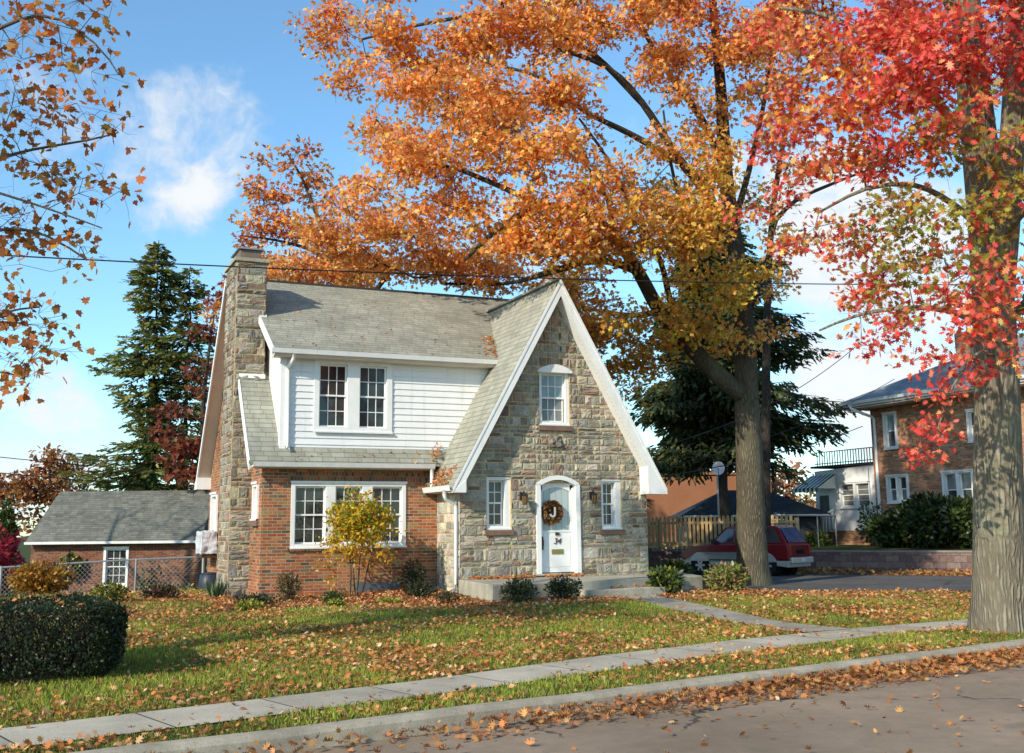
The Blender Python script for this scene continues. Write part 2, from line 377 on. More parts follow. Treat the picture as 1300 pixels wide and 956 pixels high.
OAK_BLOBS = [(14.29, 25.96, 6.87, 0.86), (15.68, 26.74, 5.29, 0.58), (15.35, 24.48, 6.27, 0.7), (16.4, 24.61, 6.03, 0.55), (15.35, 27.97, 5.42, 0.5), (13.87, 26.07, 7.3, 0.75), (18.23, 23.19, 9.22, 0.63), (18.49, 24.07, 6.82, 0.56), (16.75, 23.31, 6.17, 0.49), (15.27, 21.57, 10.11, 0.66), (16.29, 21.58, 13.58, 0.8), (16.79, 21.21, 14.36, 0.8), (15.87, 22.7, 11.59, 0.71), (17.32, 22.86, 13.18, 0.74), (17.98, 23.32, 12.1, 0.6), (17.68, 23.24, 10.27, 0.59), (15.67, 22.49, 10.23, 0.7), (14.17, 21.93, 10.89, 0.68), (12.73, 22.47, 11.47, 0.62), (10.29, 23.1, 13.97, 0.87), (9.16, 23.92, 12.27, 0.87), (12.1, 22.43, 13.19, 0.87), (11.78, 22.3, 11.67, 0.85), (12.23, 22.79, 10.91, 0.77), (13.8, 22.33, 12.61, 0.88), (13.45, 22.21, 11.08, 0.77), (13.64, 21.6, 13.93, 0.87), (14.99, 22.39, 12.41, 0.76), (14.78, 21.9, 9.55, 0.81), (14.12, 21.31, 8.34, 0.84), (14.87, 22.93, 6.8, 0.82), (15.89, 23.08, 6.49, 0.64), (16.59, 22.48, 14.01, 0.93), (16.4, 22.87, 12.38, 0.62), (16.18, 22.44, 9.24, 0.72), (13.54, 22.99, 6.71, 0.77), (11.85, 21.8, 8.23, 0.82), (12.54, 23.33, 7.3, 0.87), (10.85, 22.24, 8.25, 0.87), (7.09, 26.61, 14.83, 0.87), (6.95, 26.81, 14.08, 0.58), (7.56, 26.66, 13.4, 0.79), (7.96, 26.17, 12.09, 0.71), (8.16, 25.2, 13.87, 1.1), (8.44, 24.77, 12.48, 0.98), (8.32, 25.63, 11.11, 1.0), (7.7, 26.66, 10.08, 0.92), (7.66, 30.05, 9.88, 1.01), (7.22, 32.04, 9.24, 0.94), (8.94, 28.91, 9.95, 1.22), (9.23, 30.58, 9.21, 1.04), (8.66, 23.94, 10.4, 1.14), (9.17, 24.49, 9.23, 1.06), (10.53, 29.42, 9.3, 1.14), (9.8, 23.94, 13.63, 1.18), (9.61, 22.75, 11.5, 1.11), (9.59, 22.49, 9.97, 1.0), (10.03, 23.09, 8.66, 1.02), (12.53, 28.59, 8.94, 1.03), (11.4, 23.19, 13.8, 1.18), (11.03, 22.05, 11.85, 0.93), (10.9, 21.85, 10.22, 1.06), (10.84, 21.57, 8.91, 0.89), (11.51, 22.53, 8.1, 0.93), (12.88, 23.0, 14.21, 1.0), (12.12, 21.48, 9.31, 0.91), (12.18, 21.08, 8.27, 1.07), (12.73, 22.1, 7.44, 1.02), (14.0, 25.01, 6.69, 0.99), (14.87, 25.31, 5.94, 0.84), (15.73, 25.54, 5.58, 0.6), (14.35, 26.12, 5.81, 0.54), (13.38, 21.21, 7.68, 1.0), (13.73, 21.35, 9.08, 0.84), (14.92, 22.75, 13.61, 1.02), (15.32, 22.37, 14.71, 1.12), (14.82, 21.53, 8.47, 0.95), (15.81, 22.38, 7.46, 0.98), (15.45, 22.47, 10.83, 0.8), (16.9, 22.83, 8.37, 0.92), (17.33, 22.59, 14.63, 1.05), (18.22, 23.46, 7.77, 0.74), (10.57, 22.94, 8.2, 0.74), (11.8, 22.01, 10.2, 0.56), (12.16, 29.8, 9.29, 1.18), (14.34, 28.91, 8.8, 1.06), (9.0, 32.33, 9.33, 1.09), (6.75, 34.39, 9.71, 0.75), (11.0, 29.37, 14.42, 1.41), (13.16, 29.62, 13.83, 1.46), (14.48, 27.94, 13.68, 0.94), (16.76, 27.31, 11.56, 1.06), (8.34, 25.8, 16.14, 1.24), (9.86, 24.06, 15.82, 1.4), (11.68, 23.21, 15.99, 1.4), (13.49, 22.36, 16.17, 1.4), (15.85, 22.28, 16.87, 1.45), (17.98, 22.42, 16.96, 1.29), (11.04, 24.17, 18.36, 1.66), (13.47, 23.01, 18.74, 1.66), (16.07, 22.8, 19.51, 1.71), (9.7, 25.9, 18.32, 1.29), (14.22, 28.3, 18.36, 1.7), (17.56, 26.85, 18.08, 1.46)]
RED_LIMBS = [([(13.74, 12.6, -0.17), (13.67, 12.51, 0.48), (13.53, 12.27, 2.11), (13.38, 11.97, 4.1), (13.18, 11.74, 5.86), (12.91, 11.53, 7.61), (12.77, 11.44, 9.06), (12.68, 11.25, 10.88), (12.62, 11.08, 13.15), (12.44, 10.76, 15.3)], 0.41, 0.08), ([(13.34, 11.93, 4.45), (13.15, 11.43, 5.78), (12.93, 10.96, 7.05), (12.9, 10.72, 8.4), (12.91, 10.42, 9.98), (13.0, 10.01, 12.0)], 0.24, 0.05), ([(13.0, 11.6, 7.03), (11.91, 11.31, 7.62), (10.78, 11.16, 8.21), (10.05, 11.4, 8.65), (9.74, 12.03, 9.0)], 0.09, 0.02), ([(13.18, 11.74, 5.86), (11.82, 11.09, 6.02), (10.94, 10.91, 6.14), (10.35, 11.19, 6.1), (10.11, 11.88, 5.93)], 0.07, 0.015), ([(13.34, 11.95, 4.33), (12.02, 11.29, 4.49), (11.18, 11.32, 4.54), (10.77, 11.96, 4.52), (10.54, 12.53, 4.38)], 0.07, 0.015), ([(13.28, 11.91, 4.09), (12.25, 11.29, 3.94), (11.74, 11.27, 3.47), (11.58, 11.45, 2.88)], 0.045, 0.01), ([(12.84, 11.47, 8.71), (11.69, 11.06, 9.54), (10.57, 10.89, 10.17)], 0.1, 0.03), ([(13.15, 11.43, 5.78), (12.25, 10.16, 5.8), (12.04, 9.38, 5.77)], 0.07, 0.02), ([(12.93, 10.96, 7.05), (13.98, 10.84, 8.14), (15.46, 10.52, 9.28)], 0.1, 0.03), ([(13.34, 11.95, 4.33), (14.37, 11.76, 5.23), (15.79, 11.57, 5.82)], 0.09, 0.03)]
RED_BLOBS = [(11.33, 10.25, 7.59, 0.44), (11.37, 9.88, 7.67, 0.41), (11.28, 10.23, 6.58, 0.35), (11.3, 9.84, 6.24, 0.34), (11.42, 9.58, 7.34, 0.41), (11.29, 10.25, 5.29, 0.31), (11.46, 9.97, 5.14, 0.32), (10.27, 13.09, 8.03, 0.44), (10.16, 12.16, 7.31, 0.46), (10.11, 11.0, 7.68, 0.51), (10.31, 10.08, 7.35, 0.49), (10.68, 9.6, 7.85, 0.45), (10.69, 12.3, 5.27, 0.39), (10.93, 11.46, 5.05, 0.35), (10.01, 12.47, 9.0, 0.49), (10.28, 12.52, 8.07, 0.49), (10.42, 13.13, 7.43, 0.42), (10.08, 11.47, 8.22, 0.61), (10.0, 11.15, 7.16, 0.59), (10.07, 11.77, 6.64, 0.5), (10.42, 10.76, 8.21, 0.59), (10.22, 10.49, 7.17, 0.62), (10.33, 11.12, 6.52, 0.54), (10.55, 10.49, 6.4, 0.52), (10.6, 10.0, 7.69, 0.61), (10.74, 10.07, 6.98, 0.49), (10.39, 9.97, 6.58, 0.4), (10.95, 9.2, 6.34, 0.39), (10.99, 9.44, 7.95, 0.35), (10.71, 11.06, 5.93, 0.41), (10.39, 11.9, 5.73, 0.45), (10.26, 12.44, 5.56, 0.4), (10.91, 11.69, 5.62, 0.39), (10.67, 10.69, 5.61, 0.42), (10.79, 10.19, 5.6, 0.32), (10.94, 9.57, 5.59, 0.41), (11.07, 9.26, 5.72, 0.34), (10.61, 12.75, 4.83, 0.42), (10.87, 12.29, 4.88, 0.48), (10.95, 12.68, 4.37, 0.33), (11.02, 11.84, 4.57, 0.39), (10.98, 11.97, 5.17, 0.32), (11.05, 11.06, 5.09, 0.41), (11.16, 11.46, 4.46, 0.38), (10.96, 10.53, 4.54, 0.43), (10.93, 9.83, 4.8, 0.47), (11.06, 9.49, 4.53, 0.39), (10.99, 9.71, 4.13, 0.44), (11.07, 10.36, 4.04, 0.39), (11.31, 11.16, 3.92, 0.35), (11.04, 12.14, 4.11, 0.25), (11.64, 11.12, 3.34, 0.32), (11.67, 11.4, 2.93, 0.26), (11.52, 11.65, 2.57, 0.13), (11.39, 10.5, 3.67, 0.29), (11.27, 9.78, 3.66, 0.2), (10.5, 13.82, 6.56, 0.25), (10.51, 13.04, 6.53, 0.26), (10.01, 11.28, 9.42, 0.78), (10.65, 10.46, 9.26, 0.86), (11.23, 9.66, 9.2, 0.83), (12.2, 9.3, 8.78, 0.93), (13.37, 9.48, 7.96, 1.07), (13.26, 9.8, 6.48, 0.96), (14.65, 10.5, 5.34, 1.03), (14.5, 11.21, 4.88, 0.82), (10.97, 11.09, 11.13, 1.03), (12.3, 10.41, 11.56, 1.14), (13.67, 9.83, 11.32, 1.14), (13.53, 10.56, 13.73, 1.21), (12.21, 11.2, 13.51, 1.09), (15.94, 10.08, 10.48, 1.21), (16.07, 12.4, 9.67, 1.22), (15.48, 13.28, 12.36, 1.29), (13.92, 13.78, 10.46, 0.84), (17.72, 13.18, 7.41, 1.29)]
THIN_LIMBS = [([(23.15, 30.84, 1.0), (22.95, 30.3, 4.39), (22.75, 29.62, 8.56), (22.71, 29.05, 11.68), (22.91, 28.48, 14.28), (23.29, 27.97, 16.1), (23.78, 27.41, 17.92), (23.87, 26.89, 20.52)], 0.19, 0.03), ([(22.72, 29.08, 11.55), (23.39, 28.63, 12.33), (24.56, 27.99, 12.91), (25.79, 27.35, 13.42)], 0.09, 0.03), ([(23.0, 28.34, 14.8), (22.55, 28.26, 16.37), (22.18, 28.03, 18.46)], 0.07, 0.02)]
THIN_BLOBS = [(22.23, 28.87, 16.84, 1.07), (22.85, 27.93, 17.41, 1.06), (23.78, 27.41, 17.92, 1.06), (22.73, 28.73, 13.38, 0.63), (22.26, 28.56, 18.43, 1.07), (22.97, 27.49, 19.49, 1.45), (21.46, 27.97, 20.55, 1.32), (22.25, 28.63, 12.06, 0.65), (23.15, 28.42, 11.02, 0.73), (22.61, 28.85, 10.0, 0.65), (23.65, 26.81, 18.47, 0.78)]
BACK_LIMBS = [([(12.84, 42.15, 1.07), (12.39, 41.39, 6.22), (11.89, 40.94, 9.86), (11.07, 40.92, 11.98), (10.28, 40.99, 13.51), (9.63, 41.0, 15.03), (9.0, 41.09, 16.09)], 0.35, 0.03), ([(11.38, 40.89, 11.38), (10.21, 41.25, 12.3), (8.78, 41.8, 12.77), (7.65, 42.28, 12.93)], 0.1, 0.03), ([(11.89, 40.94, 9.86), (13.05, 40.09, 11.66), (14.11, 39.44, 12.55)], 0.14, 0.03)]
BACK_BLOBS = [(8.66, 41.31, 15.7, 0.74), (9.57, 40.86, 15.94, 0.55), (8.24, 41.68, 14.74, 0.92), (9.36, 41.18, 14.73, 0.92), (10.04, 40.79, 15.17, 0.55), (7.61, 42.16, 13.69, 0.8), (8.6, 41.77, 13.38, 0.98), (9.73, 41.29, 13.21, 1.04), (10.55, 40.26, 13.81, 0.61), (7.39, 42.46, 12.63, 0.55), (8.27, 42.18, 12.02, 0.92), (9.27, 41.81, 11.55, 0.98), (10.25, 41.37, 11.54, 1.07), (11.35, 40.79, 11.98, 1.17), (12.51, 40.39, 11.36, 1.17), (13.61, 39.84, 11.65, 1.23), (15.03, 39.26, 11.33, 1.23), (16.45, 38.68, 11.01, 1.07), (17.85, 38.05, 11.0, 1.07), (7.6, 43.72, 11.34, 0.5), (7.16, 45.19, 10.46, 0.32)]
RUSSET_LIMBS = [([(7.68, 48.98, 0.76), (7.42, 48.48, 4.08), (7.2, 48.09, 6.72), (7.29, 47.56, 9.37), (7.45, 47.12, 11.35)], 0.2, 0.03), ([(7.42, 48.48, 4.08), (6.58, 48.61, 5.41), (5.93, 48.78, 6.08)], 0.08, 0.03)]
RUSSET_BLOBS = [(6.52, 48.46, 6.4, 0.87), (7.17, 48.01, 7.22, 0.74), (6.99, 48.46, 5.24, 0.94), (6.3, 48.83, 4.92, 0.74), (7.23, 47.77, 8.38, 0.4), (7.31, 47.42, 10.03, 0.34), (7.61, 47.08, 11.18, 0.34), (7.58, 48.41, 4.07, 0.74), (6.76, 48.81, 3.92, 0.67), (7.2, 48.83, 2.75, 0.54), (5.94, 48.81, 5.91, 0.47), (7.76, 47.96, 6.06, 0.74)]
SYC_LIMBS = [([(-6.2, 11.5, -0.1), (-6.2, 11.6, 2.5), (-6.0, 11.7, 5.0), (-5.8, 11.8, 8.0), (-5.5, 12, 11.0), (-5.2, 12, 14)], 0.36, 0.06), ([(-6.0, 11.7, 4.8), (-1.82, 14.99, 4.38), (-1.06, 14.35, 4.79), (-0.32, 13.95, 5.13), (0.19, 13.52, 5.0), (0.63, 13.38, 4.72)], 0.09, 0.01), ([(-6.1, 11.7, 4.0), (-1.91, 14.97, 3.52), (-1.0, 14.51, 3.78), (-0.34, 14.14, 4.14), (0.16, 13.9, 4.23)], 0.08, 0.01), ([(-5.9, 11.8, 6.6), (-1.79, 14.51, 5.71), (-0.87, 14.07, 5.84), (-0.03, 13.65, 6.06), (0.55, 13.37, 6.16), (0.89, 13.2, 6.25)], 0.08, 0.008), ([(-5.8, 11.8, 8.0), (-1.69, 14.24, 6.9), (-0.87, 13.8, 7.26), (-0.04, 13.36, 7.62), (0.57, 13.15, 7.29), (0.85, 13.09, 6.92)], 0.08, 0.008), ([(-5.9, 11.8, 6.0), (-1.39, 13.83, 5.38), (-0.57, 13.23, 5.39), (0.17, 12.84, 5.14), (0.73, 12.62, 4.92)], 0.07, 0.008), ([(-6.1, 11.6, 3.5), (-2.05, 15.15, 2.88), (-1.04, 14.41, 3.21), (-0.38, 13.85, 3.44), (0.04, 13.68, 3.35)], 0.07, 0.01), ([(-5.6, 12, 10.0), (-3.5, 13, 12.5), (-1.5, 14, 13.5)], 0.12, 0.02), ([(-5.8, 11.8, 8.0), (-8, 10.5, 11), (-10, 9.5, 12)], 0.14, 0.03), ([(-5.7, 11.8, 9.0), (-7.2, 12.5, 11.5), (-8.2, 12.8, 13)], 0.12, 0.03)]
SYC_BLOBS = [(-0.21, 13.97, 4.78, 0.37), (0.05, 13.75, 5.33, 0.33), (0.29, 13.39, 5.45, 0.26), (-0.02, 13.85, 3.74, 0.27), (0.26, 13.51, 3.7, 0.22), (-0.13, 13.75, 3.35, 0.2), (-0.32, 13.56, 7.25, 0.33), (0.06, 13.38, 7.25, 0.33), (-0.14, 13.64, 6.34, 0.32), (0.33, 13.31, 6.97, 0.26), (0.6, 13.05, 6.52, 0.22), (0.08, 13.41, 4.68, 0.31), (0.53, 13.11, 4.56, 0.21), (0.6, 13.0, 5.6, 0.18), (-0.15, 13.87, 5.15, 0.48), (0.28, 13.7, 5.05, 0.37), (0.54, 13.09, 5.3, 0.27), (-0.56, 14.09, 4.97, 0.56), (-0.03, 13.93, 4.5, 0.42), (0.39, 13.74, 4.55, 0.3), (0.6, 13.13, 4.94, 0.23), (0.79, 12.62, 5.38, 0.16), (-0.26, 14.11, 4.14, 0.51), (0.17, 13.92, 4.09, 0.32), (0.46, 13.78, 4.13, 0.2), (-0.14, 13.94, 3.56, 0.35), (0.11, 13.82, 3.6, 0.22), (-0.2, 13.92, 3.23, 0.18), (-0.21, 13.45, 7.53, 0.39), (0.21, 13.25, 7.61, 0.37), (0.63, 13.05, 7.65, 0.24), (0.74, 13.08, 7.24, 0.2), (0.51, 13.25, 6.88, 0.28), (0.1, 13.49, 6.61, 0.42), (-0.25, 13.61, 6.79, 0.33), (0.46, 13.38, 6.33, 0.28), (0.8, 13.23, 6.32, 0.2), (-0.2, 13.74, 5.97, 0.42), (0.23, 13.57, 5.83, 0.33), (-1.02, 13.94, 6.89, 0.42), (-0.94, 14.13, 5.7, 0.46), (-0.87, 14.31, 4.51, 0.46), (-0.98, 14.55, 3.51, 0.37), (-1.32, 13.92, 7.72, 0.46), (-0.17, 13.3, 8.26, 0.42), (-0.91, 14.04, 9.09, 0.48), (-7.5, 9.8, 10.5, 1.1), (-9, 9.5, 11, 1.1), (-3.5, 13, 12.4, 1.0), (-6.5, 12, 14, 1.2), (-8.5, 11, 9.5, 1.1), (-9.8, 9.6, 12, 1.0)]
FAR_TREES = [('large orange brown tree at the far left above the garage roof', [([(3.05, 85.84, -0.77), (2.54, 85.25, 3.63), (2.22, 84.89, 6.37)], 0.3, 0.05)], [(2.22, 84.89, 6.37, 1.34), (1.17, 85.56, 5.29, 1.56), (3.42, 84.45, 5.81, 1.23), (0.25, 86.28, 3.65, 1.45), (2.25, 85.28, 4.18, 1.45), (4.01, 84.44, 4.43, 1.11), (-0.83, 86.56, 4.76, 1.34), (-2.29, 87.42, 3.68, 1.67), (-0.18, 86.73, 2.29, 1.23), (1.84, 85.77, 2.54, 1.23)], [(.40,.17,.06),(.34,.13,.05),(.46,.22,.08),(.28,.12,.06)]),
('dull green rounded tree right of the orange tree over the garage roof', [([(5.08, 103.93, -1.3), (4.68, 103.25, 3.38), (4.39, 102.88, 6.06)], 0.3, 0.05)], [(4.49, 102.74, 6.59, 1.15), (5.15, 102.56, 5.92, 0.95), (3.78, 103.18, 5.93, 0.95), (4.91, 102.89, 4.72, 1.22)], [(.08,.085,.045),(.11,.10,.05),(.06,.07,.04)]),
('pale salmon leafed tree between the oak trunk and the white addition', [([(39.95, 51.24, 0.15), (39.8, 50.82, 2.77), (39.81, 50.49, 4.51)], 0.3, 0.05)], [(39.11, 50.89, 4.09, 0.89), (39.89, 50.45, 4.51, 0.89), (40.74, 50.19, 3.85, 0.8), (39.38, 50.97, 2.99, 0.89), (40.4, 50.55, 2.76, 0.89), (38.34, 51.35, 3.44, 0.66), (41.01, 50.28, 2.75, 0.62), (37.57, 51.82, 2.79, 0.71)], [(.45,.24,.14),(.52,.32,.2),(.38,.18,.1)]),
('dark leafy trees closing the view behind the picket fence', [([(36.51, 57.24, 0.13), (36.28, 56.91, 2.45), (35.8, 56.7, 4.78)], 0.3, 0.05)], [(35.8, 56.7, 4.78, 1.65), (37.12, 56.19, 4.3, 1.18), (35.48, 57.19, 2.92, 1.65), (37.0, 56.55, 2.67, 1.18), (38.17, 55.64, 4.75, 0.94)], [(.05,.05,.02),(.07,.06,.025),(.10,.06,.03)])]
BARE_LIMBS = [([(-8.5, 38.5, -1), (-8.5, 38.6, 2), (-8.3, 38.6, 5), (-8.0, 38.6, 9), (-7.8, 38.6, 13)], 0.32, 0.05), ([(-8.4, 38.6, 4.5), (-7, 39, 7), (-5.5, 39.3, 9.5), (-4, 39.5, 11.5)], 0.16, 0.03), ([(-8.3, 38.6, 5.5), (-9.5, 38, 8), (-11, 37.8, 10.5)], 0.16, 0.03), ([(-8.1, 38.6, 8), (-6.8, 38.0, 10.5), (-5.8, 37.6, 13)], 0.12, 0.03), ([(-8.4, 38.6, 3.8), (-6.5, 38.2, 5.2), (-4.5, 38, 6.6), (-2.5, 37.8, 7.4)], 0.15, 0.03), ([(-8.2, 38.6, 6.5), (-9.5, 40, 9), (-10.5, 41, 11.5)], 0.12, 0.03)]
BARE_BLOBS = [(-8, 38.5, 11, 3.0), (-5, 39, 10, 2.5), (-11, 38, 10, 2.5), (-4, 38, 7, 2.0), (-6, 38, 13, 2.2), (-9.5, 40, 11, 2.2)]
# ---------------------------------------------------------------- camera, light, sky
F_PX, PITCH, ROLL, YAW = 1400., math.radians(9.61), math.radians(-.62), math.radians(24.26)
cam = bpy.data.cameras.new('camera'); co = bpy.data.objects.new('camera', cam); COL.objects.link(co)
fw = Vector((math.sin(YAW)*math.cos(PITCH), math.cos(YAW)*math.cos(PITCH), math.sin(PITCH)))
rt = Vector((math.cos(YAW), -math.sin(YAW), 0)); up = rt.cross(fw)
r2 = rt*math.cos(ROLL) + up*math.sin(ROLL); u2 = up*math.cos(ROLL) - rt*math.sin(ROLL)
co.matrix_world = Matrix(((r2.x,u2.x,-fw.x,0),(r2.y,u2.y,-fw.y,0),(r2.z,u2.z,-fw.z,1.6),(0,0,0,1)))
cam.sensor_fit = 'HORIZONTAL'; cam.sensor_width = 36; cam.lens = F_PX/1300*36
cam.shift_y = -44.5/1300
cam.clip_start = .1; cam.clip_end = 3000
SC.camera = co
SC.view_settings.view_transform = 'Standard'; SC.view_settings.look = 'None'; SC.view_settings.exposure = 0

sl = bpy.data.lights.new('sun', 'SUN'); so = bpy.data.objects.new('sun', sl); COL.objects.link(so)
sl.energy = 5.0; sl.angle = math.radians(.5); sl.color = (1.0, .90, .72)
so.rotation_euler = SUN_TO.to_track_quat('Z', 'Y').to_euler(); so.location = (-30, -10, 30)

w = NT('World', world=True); SC.world = w.m
sky = w.n('ShaderNodeTexSky', sky_type='NISHITA', sun_disc=False)
sky.sun_elevation = math.asin(SUN_TO.z); sky.sun_rotation = math.atan2(SUN_TO.x, SUN_TO.y)
sky.air_density = 1.0; sky.dust_density = .3; sky.ozone_density = 2.0
D = w.n('ShaderNodeTexCoord').outputs['Generated']
skc = w.mix(1.0, sky.outputs[0], (1.13, 1.50, 1.58), 'MULTIPLY')
sep = w.n('ShaderNodeSeparateXYZ', {0: D})
# cloud coordinates: the direction projected on a high plane
den = w.m_('ADD', w.m_('MAXIMUM', sep.outputs[2], 0.0), .22)
cp = w.n('ShaderNodeCombineXYZ', {0: w.m_('DIVIDE', sep.outputs[0], den), 1: w.m_('DIVIDE', sep.outputs[1], den), 2: .3}).outputs[0]
nz = w.noise(cp, 2.3, 8, .58); nz2 = w.noise(w.vm('ADD', D, w.vm('MULTIPLY', w.noise(D, 7, 4, .6, 'Color'), (.12, .12, .12))), 11, 8, .62)
base = w.m_('ADD', w.mr(nz, .3, .7, .05, .4, False), w.mr(nz2, .28, .72, -.05, .62, False))
mask = None
for (dx, dy, dz, c0, c1, g) in CLOUDS:
    k = w.mr(w.vm('DOT_PRODUCT', D, (dx, dy, dz)), c0, c1, 0., g)
    mask = k if mask is None else w.m_('MAXIMUM', mask, k)
low = w.mr(sep.outputs[2], .0, .2, .20, 0.)
cov = w.m_('ADD', base, w.m_('ADD', mask, low))
cf = w.mr(cov, .72, 1.22, 0., .96)
ccol = w.mix(w.mr(cov, .8, 1.3), (5.0,5.5,6.2), (6.3,6.5,6.6))
skyc = w.mix(cf, skc, ccol)
bg = w.n('ShaderNodeBackground', {'Color': skyc, 'Strength': .15})
wo = w.n('ShaderNodeOutputWorld'); w.t.links.new(bg.outputs[0], wo.inputs[0])

# ---------------------------------------------------------------- ground and paths
def ground_material():
    t = NT('lawn_soil'); P = t.obj()
    n = t.noise(P, 1.3, 5); n2 = t.noise(P, 25, 4)
    c = t.mix(t.mr(n, .35, .65), (.045,.062,.016), (.075,.085,.022))
    c = t.mix(t.mr(n2, .45, .75), c, (.075,.055,.025))
    return t.out(c, .95, .1, t.bump(n2, .7, .03))
MT['lawn'] = ground_material()
xs = np.unique(np.concatenate([np.linspace(-600, -20, 12), np.arange(-20, 40, .5), np.linspace(40, 600, 12)]))
ys = np.unique(np.concatenate([np.linspace(-200, 0, 6), np.arange(0, 6, .5), np.arange(6, 16, .1), np.arange(16, 60, .5), np.linspace(60, 900, 14)]))
GX, GY = np.meshgrid(xs, ys); V = np.stack([GX.ravel(), GY.ravel(), ground(GX.ravel(), GY.ravel()) - .004], 1)
# the street side of the kerb lies lower
def kerb_y(x): return 10.66 + .195*(x - 9.0)           # back of the kerb
V[:, 2] -= .18*S(kerb_y(V[:, 0]) - .04 - V[:, 1], 0., .10)
nx, ny = len(xs), len(ys)
q = (np.arange(ny-1)[:, None]*nx + np.arange(nx-1)[None]).ravel()
idx = np.stack([q, q+1, q+nx+1, q+nx], 1).ravel()
tag(npmesh('ground', V, np.full(len(q), 4), idx, MT['lawn'], smooth=True), kind='structure')

def strip(name, A, B, mat, dz=.008, seg=.4, zf=None, thick=0):
    """sheet between two polylines A and B, following the ground"""
    A = [Vector(p) for p in A]; B = [Vector(p) for p in B]
    def resample(L, n):
        d = [0]
        for i in range(1, len(L)): d.append(d[-1] + (L[i]-L[i-1]).length)
        out = []
        for k in range(n+1):
            s = d[-1]*k/n
            i = max(j for j in range(len(d)) if d[j] <= s + 1e-9); i = min(i, len(L)-2)
            f = (s-d[i])/max(d[i+1]-d[i], 1e-9); out.append(L[i].lerp(L[i+1], f))
        return out
    n = max(2, int(sum((A[i+1]-A[i]).length for i in range(len(A)-1))/seg))
    a = resample(A, n); b = resample(B, n); m = 4
    vs = []; fs = []
    for i in range(n+1):
        for j in range(m+1):
            p = a[i].lerp(b[i], j/m)
            vs.append((p.x, p.y, (gz(p.x, p.y) if zf is None else zf) + dz))
    for i in range(n):
        for j in range(m):
            fs.append((i*(m+1)+j, (i+1)*(m+1)+j, (i+1)*(m+1)+j+1, i*(m+1)+j+1))
    o = MB().add(vs, fs).build(name, mat, smooth=True)
    return tag(o, kind='structure')

SW_BACK = [(-9,8.6),(-2,9.9),(1.5,10.85),(4.15,11.57),(6.85,12.62),(9.5,13.42),(12.35,13.98),(14.7,14.25),(20,15.2),(45,20)]
SW_FRONT = [(-9,7.6),(-2,8.95),(1.5,9.85),(4.6,10.75),(7.4,11.7),(9.2,12.22),(11.56,12.88),(13.8,13.2),(20,14.2),(45,19)]
def joint_mat():
    t = NT('sidewalk_slabs'); P = t.obj()
    u = t.vm('DOT_PRODUCT', P, (.97, .24, 0)); f = t.m_('FRACT', t.m_('DIVIDE', u, 1.22))
    d = t.m_('MINIMUM', f, t.m_('SUBTRACT', 1.0, f)); j = t.mr(d, .004, .012)
    idn = t.n('ShaderNodeTexWhiteNoise', {'W': t.m_('FLOOR', t.m_('DIVIDE', u, 1.22))}, noise_dimensions='1D').outputs[0]
    n = t.noise(P, 1.5, 5); n2 = t.noise(P, 55, 4)
    k = t.m_('MULTIPLY', t.mr(n, .3, .7, .78, 1.15, False), t.m_('MULTIPLY', t.mr(n2, .3, .7, .85, 1.15, False), t.mr(idn, 0, 1, .88, 1.1, False)))
    c = t.mix(1.0, (.45,.40,.31), t.n('ShaderNodeCombineColor', {0: k, 1: k, 2: k}).outputs[0], 'MULTIPLY')
    c = t.mix(j, (.07,.06,.05), c)
    return t.out(c, .92, .15, t.bump(t.m_('ADD', n2, j), .4, .01))
MT['slabs'] = joint_mat()
strip('sidewalk', SW_FRONT, SW_BACK, MT['slabs'], .010)
# path from the step to the sidewalk
PNEAR = [(11.65,20.85),(11.40,19.54),(11.05,17.9),(10.95,16.6),(10.88,14.96),(10.94,13.75)]
PFAR = [(12.75,21.1),(12.50,20.2),(12.10,18.5),(11.86,16.9),(11.66,15.2),(11.95,13.85)]
strip('path', PNEAR, PFAR, MT['walk'], .016)
# street and kerb
kx = [-30, -10, 0, 6, 10, 14, 20, 60]
strip('road', [(x, kerb_y(x) - 12) for x in kx], [(x, kerb_y(x) - .16) for x in kx], MT['street'], -.135, 1.0, 0.0)
mb = MB()
prof = [(-.20,-.16), (-.185,-.02), (-.165,.012), (-.12,.022), (0,.022), (0,-.25)]
kp = [(x, kerb_y(x)) for x in np.arange(-30, 61, 1.0)]
vs = []; fs = []
for x, y in kp:
    for d, z in prof: vs.append((x + .19*-d*0, y + d, z + .006*math.sin(x*2.1)))
n = len(prof)
for i in range(len(kp)-1):
    for j in range(n-1): fs.append((i*n+j, (i+1)*n+j, (i+1)*n+j+1, i*n+j+1))
mb.add(vs, fs)
tag(mb.build('kerb', MT['kerbc'], smooth=False), kind='structure')
# side street behind the lawn
strip('side_street', [(13.9,24.4),(15.6,22.9),(16.6,22.0),(18.4,21.0),(20.8,19.75),(30,15.5),(60,2)],
      [(13.9,50),(17.5,42),(20.5,35.5),(22.6,32.2),(26.2,28.2),(33,23.5),(62,8)], MT['asphalt'], .012, 1.0)
# earth bed along the house
bedm = plain('mulch', (.075,.042,.026), .95, .1, .35, 3, bump=.9, bscale=30)
strip('garden_bed', [(3.6,21.2),(4.6,20.9),(6,21.1),(7.3,20.6),(8.6,19.9),(10.5,19.7),(13,20.2)], [(3.9,24.6),(4.96,24.42),(6,24.42),(7.5,24.42),(8.8,23.9),(9.3,21.2),(13,20.8)], bedm, .012)

